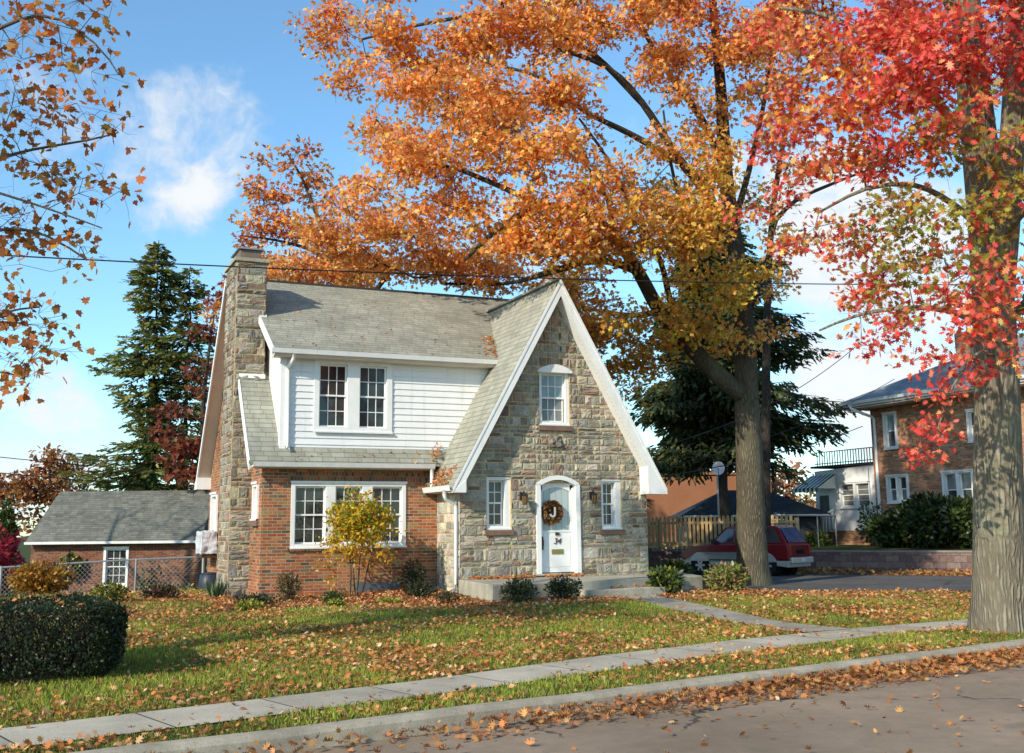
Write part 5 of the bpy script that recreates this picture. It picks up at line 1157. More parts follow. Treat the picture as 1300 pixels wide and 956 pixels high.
# ---------------------------------------------------------------- overhead wires
def wire(label, a, b, sag, r=.012, n=40):
    a = Vector(a); b = Vector(b)
    pts = [a.lerp(b, i/n) - Vector((0, 0, sag*4*(i/n)*(1-i/n))) for i in range(n+1)]
    o = MB().tube([tuple(p) for p in pts], r, 6).build('utility_wire', MT['wire'])
    tag(o, label, 'wire', 'overhead wires')
wire('long black wire crossing in front of the chimney and the gable', (-14, 18, 5.55), (30, 18, 7.95), .62, .011)
wire('upper service wire running from beside the gable towards the neighbour brick house', (13.6, 26.8, 3.3), (31.6, 35.1, 9.0), .9, .014)
wire('middle service wire passing behind the oak trunk at spruce height', (13.8, 27.2, 2.75), (31.8, 33.5, 7.3), .6, .012)
wire('pale lower service wire reaching to the white addition', (17.2, 27.3, 3.05), (31.9, 35.6, 5.6), .2, .016)
for k, (z, lb) in enumerate(((5.3, 'topmost of the three thin wires before the far orange trees'), (4.55, 'middle of the three thin wires before the far orange trees'), (3.9, 'lowest of the three thin wires before the far orange trees'))):
    wire(lb, (-12, 56, z+1.2), (14, 62, z-.8), .4, .02)
# ---------------------------------------------------------------- trees
def grow(limbs, targets, step=.35, bend=.35, seed=0, tip=.006, exp=2.2):
    """skeleton: limbs = [(points, r0, r1)]; every target is joined to the nearest part of the skeleton"""
    rg = np.random.default_rng(seed)
    P = []; par = []; rmin = []; chains = []
    def addchain(pts, p0, rm=None):
        ids = [p0] if p0 is not None else []
        for i, p in enumerate(pts):
            P.append(np.array(p, float)); par.append(ids[-1] if ids else -1); rmin.append(rm[i] if rm is not None else 0.0)
            ids.append(len(P)-1)
        chains.append(ids)
    for pts, r0, r1 in limbs:
        pts = [np.array(p, float) for p in pts]
        # smooth resample (Catmull-Rom)
        out = []
        for i in range(len(pts)-1):
            a = pts[max(i-1, 0)]; b = pts[i]; c = pts[i+1]; d = pts[min(i+2, len(pts)-1)]
            m = max(2, int(np.linalg.norm(c-b)/step))
            for k in range(m):
                t = k/m
                out.append(.5*((2*b)+(-a+c)*t+(2*a-5*b+4*c-d)*t*t+(-a+3*b-3*c+d)*t**3))
        out.append(pts[-1])
        p0 = None
        if P:
            dd = np.linalg.norm(np.array(P) - out[0], axis=1); p0 = int(dd.argmin())
        n = len(out); rm = [r0 + (r1-r0)*i/(n-1) for i in range(n)]
        addchain(out, p0, rm)
    T = np.array(targets, float)
    base = np.array(P)
    dmin = np.array([np.linalg.norm(base - t, axis=1).min() for t in T])
    A = np.array(P); nl = len(P)
    buf = np.zeros((len(P) + 40*len(T), 3)); buf[:len(P)] = A; cnt = len(P)
    ends = []
    for ti in np.argsort(dmin):
        t = T[ti]
        d = buf[:cnt] - t
        dist = np.linalg.norm(d, axis=1)
        # prefer joints lying below the target
        dist = dist + np.maximum(d[:, 2], 0)*.8
        j = int(dist.argmin()); p = buf[j].copy()
        L = np.linalg.norm(t-p); m = max(1, int(L/step))
        pj = par[j]; dr = (p - buf[pj]) if pj >= 0 else np.array([0, 0, 1.])
        dr = dr/max(np.linalg.norm(dr), 1e-6)
        c = p + dr*L*bend + np.array([0, 0, L*.08]) + rg.normal(0, .05*L, 3)
        pts = []
        for k in range(1, m+1):
            s = k/m; q = (1-s)**2*p + 2*(1-s)*s*c + s*s*t
            if k < m: q = q + rg.normal(0, .03*min(L, 1.5), 3)
            pts.append(q)
        addchain(pts, j)
        for q in pts:
            if cnt < len(buf): buf[cnt] = q
            cnt += 1
        ends.append((ti, len(P)-1))
    P = np.array(P); N = len(P); r = np.zeros(N); acc = np.zeros(N)
    for i in range(N-1, -1, -1):
        rad = max(acc[i]**(1/exp) if acc[i] > 0 else tip, tip)
        r[i] = max(rad, rmin[i])
        if par[i] >= 0: acc[par[i]] += (max(rad, tip))**exp
    return P, r, chains, ends, nl

def tubes(chains, P, r, sides=lambda rr: 10 if rr > .1 else (6 if rr > .03 else 3), flare=None):
    Vs = []; idx = []; b = 0
    for ch in chains:
        if len(ch) < 2: continue
        p = P[ch]; rr = r[ch].copy()
        if len(ch) > 1 and rr[0] > rr[1]*1.6: rr[0] = rr[1]*1.25
        n = sides(rr.max()); t = np.gradient(p, axis=0); t = unit(t)
        ref = np.where(np.abs(t[:, 2:3]) > .9, np.array([[1., 0, 0]]), np.array([[0, 0, 1.]]))
        ref = np.broadcast_to(ref[0], t.shape)
        a = unit(np.cross(t, ref)); c = np.cross(t, a)
        an = np.arange(n)*2*np.pi/n
        rk = np.broadcast_to(rr[:, None], (len(ch), n)).copy()
        if flare and ch is chains[0]:
            h = p[:, 2] - p[0, 2]
            fl = flare*(.55*np.exp(-h/.5) + .75*np.exp(-h/.16))
            rk = rk*(1 + fl[:, None]*(1 + .45*np.sin(an*3+1)[None] + .3*np.sin(an*5)[None])) 
            rk = rk*(1 + .03*np.sin(an*4 + p[:, 2:3]*.7))
        v = p[:, None] + (a[:, None]*np.cos(an)[None, :, None] + c[:, None]*np.sin(an)[None, :, None])*rk[:, :, None]
        m = len(ch)
        Vs.append(v.reshape(-1, 3))
        k = (np.arange(m-1)[:, None]*n + np.arange(n)[None]); k2 = (np.arange(m-1)[:, None]*n + (np.arange(n)+1)[None] % n)
        idx.append((np.stack([k, k2, k2+n, k+n], 2) + b).reshape(-1))
        b += m*n
    V = np.concatenate(Vs); I = np.concatenate(idx)
    return V, I

def blob_points(blobs, spacing, rg, flat=.6, keep=.8, carve=None):
    """clump centres inside a union of ellipsoids, with empty pockets"""
    out = []
    for x, y, z, r in blobs:
        n = max(2, int(4.19*r**3*flat/(spacing**3)*keep*1.3))
        d = unit(rg.normal(size=(n, 3)))*(rg.random((n, 1))**(1/2.4))*r
        d[:, 2] *= flat
        out.append(d + np.array([x, y, z]))
    C = np.concatenate(out)
    k = vnoise(C, .75/spacing*.55, 3) > .30
    return C[k]

def tree(name, label, cat, limbs, blobs, spacing, per, rad, lsize, cols, tmpl, mat, bark, seed, group=None, colf=None, keep=.8, flat=.6, tip=.006, flare=.36, droop=.25, exp=2.2, twigs=3, bend=.35, part='crown', max_leaf=None, vflat=.55, step=.35):
    rg = np.random.default_rng(seed)
    C = blob_points(blobs, spacing, rg, flat, keep)
    print('CLUMPS', name, seed, len(C), len(C)*per)
    b0 = limbs[0][0][0]
    t = thing(name, label, cat, b0, group=group)
    P, r, chains, ends, nl = grow(limbs, C, seed=seed, tip=tip, exp=exp, bend=bend, step=step)
    # fine twigs at each clump
    extra = []; PP = [P]; rr = [r]; cnt = len(P)
    if twigs:
        for ti, e in ends:
            for k in range(twigs):
                d = rg.normal(size=3); d[2] = d[2]*.5 + .1; d /= np.linalg.norm(d)
                a = P[e]; m = a + d*rad*.5 + rg.normal(0, .05, 3); b = a + d*rad*.95 + np.array([0, 0, -.1*rad])
                PP.append(np.array([a, m, b])); rr.append(np.array([tip*.8, tip*.6, tip*.4])); extra.append([cnt, cnt+1, cnt+2]); cnt += 3
    P2 = np.concatenate(PP); r2 = np.concatenate(rr)
    V, I = tubes(chains + extra, P2, r2, flare=flare)
    npmesh('trunk', V, np.full(len(I)//4, 4), I, MT[bark], t, smooth=True)
    n = len(C)*per
    k = np.repeat(np.arange(len(C)), per)
    d = unit(rg.normal(size=(n, 3)))*(rg.random((n, 1))**.45)
    sz = rg.uniform(.7, 1.25, len(C))[k][:, None]
    d[:, 2] *= vflat
    pos = C[k] + d*rad*sz
    ax = unit(d + rg.normal(0, .6, (n, 3)) + np.array([0, 0, -droop]))
    nr = unit(rg.normal(0, .75, (n, 3)) + np.array([-.25, -.2, .75]))
    c = pick(cols, n)
    ck = rg.uniform(.82, 1.18, (len(C), 1))[k]*(1 + rg.uniform(-.08, .08, (len(C), 3))[k])
    if colf is not None: c = colf(pos, c, rg, C[k])
    c = c*ck
    leaves(part, pos, ax, nr, lsize*rg.uniform(.65, 1.25, n), c, tmpl, mat, t)
    return t, C

OR = [(.92,.42,.10),(.94,.50,.14),(.90,.35,.085),(.80,.27,.07),(.95,.58,.20),(.70,.25,.07)]
YE = [(.74,.44,.06),(.68,.37,.05),(.50,.38,.06),(.78,.50,.08)]
GRN = [(.36,.34,.06),(.42,.35,.06),(.27,.28,.055),(.50,.34,.06)]
RD = [(.88,.15,.10),(.82,.11,.085),(.92,.25,.15),(.70,.07,.06),(.92,.33,.15),(.58,.06,.05)]
RUS = [(.46,.14,.07),(.54,.19,.085),(.40,.10,.055),(.58,.25,.10)]

def col_oak(pos, c, rg, C):
    # yellow and green low near the trunk, redder at the top right
    n = len(pos)
    q = vnoise(C, .35, 5)
    dl = np.linalg.norm((C - np.array([15.9, 23.0, 7.6]))*np.array([1, .6, 1.15]), axis=1)
    y = np.clip(1.25 - dl/4.6 + (q-.5)*1.2, 0, 1) > rg.random(n)
    c = np.where(y[:, None], pick(YE, n), c)
    g = np.clip(.38 - dl/5.5 + (q-.5)*1.3, 0, .75) > rg.random(n)
    c = np.where(g[:, None], pick(GRN, n), c)
    rd = np.clip((C[:, 2]-13.0)/4 + (C[:, 0]-16)/14 + (q-.5), 0, .6) > rg.random(n)
    c = np.where(rd[:, None], pick(RD, n)*.98, c)
    return c
def col_red(pos, c, rg, C):
    n = len(pos); q = vnoise(C, .7, 9)
    lo = np.clip(1.1 - np.abs(C[:, 2]-5.6)/1.5 + (q-.5)*2.0, 0, .85)*(q > .42) > rg.random(n)
    c = np.where(lo[:, None], pick(GRN + [(.40,.20,.04)], n), c)
    o = (q < .31) & (rg.random(n) < .55)
    return np.where(o[:, None], pick(OR, n), c)

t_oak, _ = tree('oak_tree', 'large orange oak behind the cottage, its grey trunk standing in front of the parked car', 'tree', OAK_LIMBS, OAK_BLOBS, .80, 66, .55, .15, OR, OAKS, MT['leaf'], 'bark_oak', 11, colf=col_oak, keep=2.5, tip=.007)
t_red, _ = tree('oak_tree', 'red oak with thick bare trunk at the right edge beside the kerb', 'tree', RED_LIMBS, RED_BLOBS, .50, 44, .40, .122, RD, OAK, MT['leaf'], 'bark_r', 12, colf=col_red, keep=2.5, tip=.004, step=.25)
tree('oak_tree', 'slender dark forked tree with reddish leaves between the orange oak and the red oak', 'tree', THIN_LIMBS, THIN_BLOBS, .8, 40, .6, .2, RD + OR, OAKS, MT['leaf'], 'bark_d', 13, keep=1.6, tip=.008, flare=.1)
tree('oak_tree', 'russet oak rising behind the chimney and roof ridge', 'tree', BACK_LIMBS, BACK_BLOBS, 1.0, 60, .75, .24, RUS + OR[:4] + OR[2:4], OAKS, MT['leaf'], 'bark_d', 14, keep=1.7, tip=.012, flare=.1)
tree('maple_tree', 'small dark russet tree between the tall spruce and the cottage gable', 'tree', RUSSET_LIMBS, RUSSET_BLOBS, 1.0, 60, .8, .3, [(.22,.055,.035),(.27,.08,.04),(.18,.04,.03),(.32,.11,.05)], OAKS, MT['leaf'], 'bark_d', 15, keep=1.8, tip=.015, flare=.1)
tree('sycamore_tree', 'sycamore with sparse large brown leaves reaching in from the upper left', 'tree', SYC_LIMBS, SYC_BLOBS, .42, 8, .40, .105, [(.56,.23,.07),(.48,.17,.055),(.40,.13,.05),(.62,.30,.08),(.38,.20,.055),(.58,.21,.06)], MAPLE, MT['leaf_s'], 'bark_t', 16, keep=2.6, tip=.0035, twigs=2, droop=.7, vflat=.8, step=.22)
for i, (lb, limbs, blobs, cols) in enumerate(FAR_TREES):
    tree('autumn_tree', lb, 'tree', limbs, blobs, 1.5, 60, 1.15, .42, cols, DIA, MT['leaf'], 'bark_d', 30+i, group='trees beyond the garages', keep=2.6, tip=.02, flare=.1, twigs=2)
tree('oak_tree', 'nearly bare tree left of the garage outside the lawn', 'tree', BARE_LIMBS, BARE_BLOBS, 1.1, 3, .5, .14, RUS, OAKS, MT['leaf'], 'bark_d', 45, keep=.5, tip=.02, flare=.2)

# ---- conifers
def spruce(name, label, base, h, prof, seed, cols, tiers=34, per=7, droop=.35, zmin=.1, ivy=None, group=None, dens=1.0, lsize=.34, trunk_r=.2, hang=0.0, skip=0.0, sides=None, bark='bark_d'):
    """prof(t) gives branch length at height fraction t"""
    rg = np.random.default_rng(seed)
    b = np.array(base, float); t = thing(name, label, 'tree', tuple(base), group=group)
    ch = []; P = []; R = []
    def add(pts, r0, r1):
        s = len(P); 
        for i, p in enumerate(pts): P.append(p); R.append(r0 + (r1-r0)*i/(len(pts)-1))
        ch.append(list(range(s, len(P))))
    add([b + np.array([rg.normal(0, .04), rg.normal(0, .04), h*k/12]) for k in range(13)], trunk_r, .02)
    pos = []; axs = []; tone = []
    for i in range(tiers):
        f = zmin + (1-zmin)*(i + rg.uniform(-.4, .4))/tiers
        if f > .995: continue
        z = h*f
        for k in range(per):
            if rg.random() < skip: continue
            a = rg.uniform(0, 2*np.pi); L = prof(f)*rg.uniform(.62, 1.15)
            if sides is not None: L *= sides(a, f)
            if L < .15: continue
            d = np.array([np.cos(a), np.sin(a), 0]); n = max(4, int(L/.35))
            s = np.linspace(0, 1, n)
            up_ = rg.uniform(.0, .2)
            zc = -droop*L*s**1.3 + up_*L*s + .22*L*np.maximum(s-.6, 0)**1.2*1.6
            pts = b + np.array([0, 0, z]) + d[None]*(s*L)[:, None] + np.stack([0*s, 0*s, zc], 1)
            add(list(pts), .012 + .012*L, .006)
            m = int(L*34*dens) + 8
            u = rg.random(m)**.75; idx = u*(n-1); i0 = np.minimum(idx.astype(int), n-2); w_ = (idx-i0)[:, None]
            p = pts[i0]*(1-w_) + pts[i0+1]*w_
            sd = np.array([-d[1], d[0], 0]); wd = (.55*np.minimum(1, L*.4)*(1-.55*u) + .1)
            off = rg.uniform(-1, 1, m)
            p = p + sd[None]*(off*wd)[:, None] + np.array([0, 0, 1.])*(rg.normal(0, .06, m) - np.abs(off)*.10 - hang*rg.random(m)**2)[:, None]
            pos.append(p)
            ax = d[None]*rg.uniform(.3, 1, m)[:, None] + sd[None]*(np.sign(off)*rg.uniform(.2, .9, m))[:, None] + np.array([0, 0, 1.])*(rg.uniform(-.5, .25, m) - hang)[:, None]
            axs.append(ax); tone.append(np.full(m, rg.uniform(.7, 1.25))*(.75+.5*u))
    pos = np.concatenate(pos); axs = np.concatenate(axs); tone = np.concatenate(tone)
    V, I = tubes(ch, np.array(P), np.array(R))
    npmesh('trunk', V, np.full(len(I)//4, 4), I, MT[bark], t, smooth=True)
    n = len(pos)
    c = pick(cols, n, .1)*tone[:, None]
    NB = np.array([(0,0),(.11,.3),(.17,.55),(.07,.6),(.10,.85),(0,1),(-.10,.85),(-.07,.6),(-.17,.55),(-.11,.3)])
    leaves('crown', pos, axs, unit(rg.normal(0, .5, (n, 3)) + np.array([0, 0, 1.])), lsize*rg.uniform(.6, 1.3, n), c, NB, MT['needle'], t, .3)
    if ivy:
        z0, z1, r0, ni = ivy
        zz = rg.uniform(z0, z1, ni); a = rg.uniform(0, 2*np.pi, ni); rr_ = (r0*(1.15-(zz-z0)/(z1-z0)*.75))*(.55+.6*vnoise(np.stack([a*.6, zz*.6, 0*a], 1), 1.0, 4))
        p = b + np.stack([rr_*np.cos(a), rr_*np.sin(a), zz], 1)
        nn = np.stack([np.cos(a), np.sin(a), .4+0*a], 1) + rg.normal(0, .3, (ni, 3))
        iv = leaves('ivy', p, rg.normal(0, .5, (ni, 3)) + np.array([0, 0, -.8]), nn, rg.uniform(.14, .26, ni), pick([(.07,.13,.03),(.10,.17,.045),(.05,.09,.025)], ni), MAPLE, MT['leaf_g'], t)
        iv['label'] = 'pale green ivy climbing the trunk'
    return t
SPG = [(.13,.17,.055),(.17,.21,.06),(.10,.14,.05),(.23,.23,.075),(.26,.22,.075)]
SPD = [(.055,.075,.03),(.07,.09,.035),(.04,.06,.026),(.10,.105,.038)]
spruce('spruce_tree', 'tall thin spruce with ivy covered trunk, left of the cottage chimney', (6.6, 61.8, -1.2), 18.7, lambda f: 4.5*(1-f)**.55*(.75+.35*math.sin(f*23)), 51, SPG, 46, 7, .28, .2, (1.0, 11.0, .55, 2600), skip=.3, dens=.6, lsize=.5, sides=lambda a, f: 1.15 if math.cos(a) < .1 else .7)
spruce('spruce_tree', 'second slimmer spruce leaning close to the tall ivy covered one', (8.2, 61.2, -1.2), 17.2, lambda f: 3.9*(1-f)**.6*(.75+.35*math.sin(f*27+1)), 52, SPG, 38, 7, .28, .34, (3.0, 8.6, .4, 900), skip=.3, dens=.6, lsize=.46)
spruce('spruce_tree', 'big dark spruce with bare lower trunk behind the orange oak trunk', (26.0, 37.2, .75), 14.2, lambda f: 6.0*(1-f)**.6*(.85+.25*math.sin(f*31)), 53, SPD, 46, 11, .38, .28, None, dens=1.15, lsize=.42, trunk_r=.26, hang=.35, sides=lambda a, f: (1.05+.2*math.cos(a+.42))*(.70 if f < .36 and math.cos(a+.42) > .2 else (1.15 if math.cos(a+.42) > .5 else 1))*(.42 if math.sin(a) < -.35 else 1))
spruce('yew_tree', 'dark bushy yew filling the gap beside the stone gable', (17.9, 34.6, .2), 6.8, lambda f: 2.7*(1-f)**.4, 55, SPD + [(.06,.06,.02),(.10,.075,.025)], 22, 9, .15, .08, None, dens=1.2, lsize=.34, trunk_r=.15, hang=.1)
spruce('spruce_tree', 'distant dark conifer above the brick garage roof', (9.3, 92, -2), 9.2, lambda f: 3.0*(1-f)**.8, 56, [(.05,.07,.045),(.06,.08,.05)], 16, 7, .2, .1, None, dens=.5, lsize=.8)
# ---------------------------------------------------------------- shrubs
LFT = np.array([(0,0),(.20,.3),(.24,.55),(0,1),(-.24,.55),(-.20,.3)])
def shrub(name, label, cat, x, y, rx, ry, h, n, lsize, cols, mat='leaf_g', seed=1, group=None, stems=6, z=None, shell=.5, tmpl=None, low=.0, boxy=1.0, sink=0.03, fol='foliage', core=False):
    rg = np.random.default_rng(seed); z = gz(x, y) if z is None else z
    t = thing(name, label, cat, (x, y, z), group=group)
    m = MB()
    for k in range(stems):
        a = 2*math.pi*k/stems + rg.uniform(-.4, .4); q = rg.uniform(.25, .7)
        e = (x + rx*q*math.cos(a), y + ry*q*math.sin(a), z + h*rg.uniform(.6, .9))
        m.tube([(x + .1*rx*math.cos(a), y + .1*ry*math.sin(a), z - sink), ((x+e[0])/2 - .03, (y+e[1])/2, z + h*.4), e], [.012+.006*h, .01, .005], 5)
    m.build('stems', MT['bark_t'], t)
    if core:                                            # the dense twiggy inside
        tw = MB()
        for k in range(260):
            d = rand_unit(1)[0]; d = np.sign(d)*np.abs(d)**boxy
            p = (x + d[0]*rx*.86, y + d[1]*ry*.86, z + h*.5 + d[2]*h*.43)
            tw.tube([(x + d[0]*rx*.2, y + d[1]*ry*.2, z + h*.4), p], [.02, .008], 3)
        tw.build('twigs', MT['bark_d'], t)
    d = rand_unit(n); d = np.sign(d)*np.abs(d)**boxy
    r = rg.random((n, 1))**shell
    lump = .78 + .44*vnoise(d*1.0, 2.3, seed)[:, None]
    p = d*r*lump
    pos = np.array([x, y, z + h*(.5+low/2)]) + p*np.array([rx, ry, h*.5*(1-low)])
    ax = unit(d*.8 + rg.normal(0, .6, (n, 3)) + np.array([0, 0, .25])); nr = unit(d + rg.normal(0, .6, (n, 3)) + np.array([0, 0, .4]))
    c = pick(cols, n)*(.75 + .5*vnoise(pos, 5, seed)[:, None])
    leaves(fol, pos, ax, nr, lsize*rg.uniform(.6, 1.3, n), c, LFT if tmpl is None else tmpl, MT[mat], t)
    return t
DG = [(.018,.030,.010),(.026,.042,.013),(.013,.022,.008),(.036,.05,.016)]
MG = [(.04,.075,.018),(.06,.10,.025),(.03,.055,.014),(.09,.12,.03)]
YG = [(.30,.30,.035),(.22,.26,.03),(.40,.34,.04),(.14,.2,.03)]

# clipped hedge in the left foreground
hx0, hx1, hy0, hy1 = -4.2, 1.25, 13.2, 15.1
hz = .02; hh = .80
hdg = thing('hedge', 'dark clipped hedge at the lower left corner of the lawn', 'hedge', (-1.4, 14.1, 0))
n = 46000; f = rng.random(n)
p = rng.random((n, 3)); face = rng.integers(0, 4, n)
p[:, 2] = np.where(face == 0, 1 - rng.random(n)**2*.10, p[:, 2]); p[:, 1] = np.where(face == 1, rng.random(n)**2*.12, p[:, 1]); p[:, 0] = np.where(face == 2, 1 - rng.random(n)**2*.05, p[:, 0]); p[:, 1] = np.where(face == 3, 1 - rng.random(n)**2*.12, p[:, 1])
# round the edges
q = (p - .5)*2; k = 1/np.maximum(1, (np.abs(q[:, 0])**14 + np.abs(q[:, 1])**5 + np.abs(q[:, 2])**6)**(1/6)); q = q*k[:, None]
pos = np.array([(hx0+hx1)/2, (hy0+hy1)/2, hz + hh/2]) + q*np.array([(hx1-hx0)/2, (hy1-hy0)/2, hh/2])
pos = pos + (vnoise(pos, 2.2, 3)[:, None]-.5)*np.array([.14, .14, .12])
nn = unit(q**5 + rng.normal(0, .5, (n, 3)))
leaves('foliage', pos, unit(rng.normal(0, 1, (n, 3)) + nn*.6), nn, .038*rng.uniform(.7, 1.4, n), pick(DG, n)*(.6 + .8*vnoise(pos, 4, 2)[:, None]), LFT, MT['leaf_g'], hdg)
tw = MB()
for i in range(700):
    bx = rng.uniform(hx0+.15, hx1-.15); by = rng.uniform(hy0+.25, hy1-.25)
    tw.tube([(bx, by, -.05), (bx+rng.normal(0,.1), by+rng.normal(0,.1), .4), (bx+rng.normal(0,.2), by+rng.normal(0,.15), .72)], [.014, .01, .005], 3)
tw.build('stems', MT['bark_d'], hdg)
n = 900; k = rng.integers(0, 130, n); bxs = rng.uniform(hx0+.2, hx1-.05, 130); bys = rng.uniform(hy0+.1, hy1-.1, 130); hs = rng.random(n)*rng.uniform(.06, .2, 130)[k]
pos = np.stack([bxs[k] + rng.normal(0, .02, n), bys[k] + rng.normal(0, .02, n), .76 + hs], 1)
leaves('shoots', pos, unit(rng.normal(0, .6, (n, 3)) + np.array([0, 0, .6])), rand_unit(n), .036*rng.uniform(.7, 1.3, n), pick(DG[1:] + MG[:1], n), LFT, MT['leaf_g'], hdg)

n = 90; pos = np.stack([rng.uniform(hx0+.3, hx1-.1, n), rng.uniform(hy0+.15, hy1-.2, n), np.full(n, .80) + rng.random(n)*.05], 1)
nr = unit(rng.normal(0, .5, (n, 3)) + np.array([0, 0, 1.])); tag(leaves('fallen_leaves', pos, np.cross(nr, rand_unit(n)), nr, .08*rng.uniform(.6, 1.3, n), pick([(.54,.22,.07),(.60,.29,.10),(.36,.14,.045)], n), OAK, MT['leaf_dry'], None, 1.0), kind='stuff')
# yellow shrub before the front window: thin stems and a round head
ys = thing('shrub', 'slender multi stemmed shrub with yellow and green leaves before the front window', 'shrub', (6.85, 23.3, .2))
rg = np.random.default_rng(3)
bx, by, bz = 6.80, 23.35, gz(6.80, 23.35)
lim = [([(bx-.13, by, bz-.05), (bx-.12, by, bz+.7), (bx-.25, by, bz+1.35)], .026, .012), ([(bx+.02, by, bz-.05), (bx+.06, by-.05, bz+.6), (bx+.15, by, bz+1.5)], .024, .01), ([(bx+.14, by+.05, bz-.05), (bx+.3, by, bz+.75), (bx+.55, by+.05, bz+1.35)], .022, .01), ([(bx, by, bz-.05), (bx-.02, by+.1, bz+.5), (bx-.1, by+.1, bz+1.6)], .02, .01)]
tg = np.concatenate([unit(rg.normal(size=(190, 3)))*(rg.random((190, 1))**.45)*np.array([.74, .55, .55]) + np.array([bx+.08, by, bz+1.62]),
                     rg.uniform(-1, 1, (55, 3))*np.array([.78, .45, .35]) + np.array([bx+.06, by, bz+.95]), np.array([[bx-.1, by, bz+2.3], [bx+.02, by, bz+2.2], [bx-.55, by-.1, bz+.35], [bx-.5, by, bz+.42]])])
P_, r_, ch_, en_, _ = grow(lim, tg, step=.12, seed=4, tip=.003, exp=2.2)
V_, I_ = tubes(ch_, P_, r_); npmesh('stems', V_, np.full(len(I_)//4, 4), I_, MT['bark_t'], ys, smooth=True)
k = np.repeat(np.arange(len(tg)), 15); n = len(k); pos = tg[k] + rg.normal(0, .075, (n, 3)); up_ = (pos[:, 2]-bz-.7)/1.2
c = pick([(.72,.46,.03),(.62,.44,.035),(.70,.40,.035),(.48,.40,.03)], n); c2 = pick([(.60,.32,.04),(.55,.25,.04),(.62,.38,.06)], n)
c = np.where((up_ < .28 + rg.normal(0, .2, n))[:, None], c2, c); c = np.where((rg.random(n) < .22*np.clip(up_*1.4, 0, 1.2))[:, None], pick([(.22,.28,.03),(.2,.3,.04)], n), c)
leaves('foliage', pos, unit(rg.normal(0, .8, (n, 3)) + np.array([0, 0, -.1])), unit(rg.normal(0, .8, (n, 3)) + np.array([-.3, -.3, .6])), rg.uniform(.06, .13, n), c, LFT, MT['leaf'], ys)

GB = 'low shrubs in the bed along the cottage'
shrub('bush', 'small brownish upright bush at the brick corner of the cottage', 'bush', 5.42, 23.55, .26, .26, .62, 1100, .055, [(.10,.085,.035),(.15,.10,.04),(.06,.06,.025)], seed=2, group=GB)
shrub('bush', 'dark green open bush at the right end of the brick wall', 'bush', 8.15, 23.55, .30, .28, .72, 900, .06, DG, seed=3, group=GB)
shrub('bush', 'low dark bush beside the black pipe end', 'bush', 7.85, 22.3, .32, .28, .34, 1000, .05, DG, seed=4, group=GB)
shrub('bush', 'tiny round green bush in front of the yellow shrub', 'bush', 6.0, 22.2, .25, .22, .26, 800, .045, MG[:3], seed=5, group=GB)
shrub('bush', 'low dark spreading bush at the left end of the bed', 'bush', 4.35, 21.6, .42, .3, .25, 1000, .05, DG, seed=6, group=GB)
shrub('plant', 'bright yellow green clump at the left end of the bed', 'plant', 4.1, 20.95, .28, .2, .17, 500, .07, YG, seed=7, group=GB)
shrub('plant', 'bright lime clump at the front edge of the bed below the window', 'plant', 5.72, 20.95, .2, .15, .14, 350, .06, YG, seed=8, group=GB)
shrub('plant', 'yellow green low clump at the bed edge right of the yellow shrub', 'plant', 6.85, 21.2, .28, .16, .12, 450, .06, YG, seed=9, group=GB)
shrub('plant', 'small dark tuft in the leaves near the porch corner', 'plant', 7.95, 20.9, .22, .2, .22, 500, .05, [(.07,.06,.025),(.05,.055,.02)], seed=10, group=GB)
PB = 'small evergreen bushes at the porch'
shrub('bush', 'loose olive green bush at the front of the porch slab', 'bush', 9.12, 20.05, .38, .3, .48, 1500, .06, [(.08,.085,.03),(.12,.10,.04),(.05,.065,.02)], seed=11, group=PB)
shrub('bush', 'dense dark green bush left of the porch step', 'bush', 10.15, 20.15, .40, .3, .46, 1900, .055, DG + MG[:1], seed=12, group=PB)
shrub('bush', 'spreading yellow green bush right of the porch step', 'bush', 13.05, 21.0, .40, .32, .55, 1100, .11, MG + YG[:2], seed=13, group=PB)
shrub('bush', 'half dead tan and green bush at the right end of the porch slab', 'bush', 14.5, 20.75, .50, .38, .62, 1700, .10, [(.34,.24,.11),(.30,.18,.08),(.16,.22,.04),(.12,.18,.03)], seed=14, group=PB)
shrub('bush', 'leafy green bush behind the porch slab by the front wheel of the pickup', 'bush', 16.3, 25.8, .55, .3, .62, 900, .13, MG + YG[:1], seed=15, group=PB)
# iris at the chimney foot
ir = thing('iris_plant', 'clump of pale green sword shaped leaves at the foot of the chimney', 'plant', (4.25, 25.4, gz(4.25, 25.4)))
n = 46; a = rng.uniform(0, 2*np.pi, n); pos = np.stack([4.22 + .16*np.cos(a)*rng.random(n), 25.45 + .16*np.sin(a)*rng.random(n), np.full(n, gz(4.2, 25.4)-.02)], 1)
leaves('blades', pos, np.stack([np.cos(a)*.35, np.sin(a)*.35, np.ones(n)], 1), np.stack([np.cos(a), np.sin(a), 0*a], 1), rng.uniform(.28, .55, n), pick([(.14,.22,.10),(.10,.17,.07),(.22,.28,.14)], n), BLADE*np.array([.75, 1]), MT['leaf_g'], ir, .3)

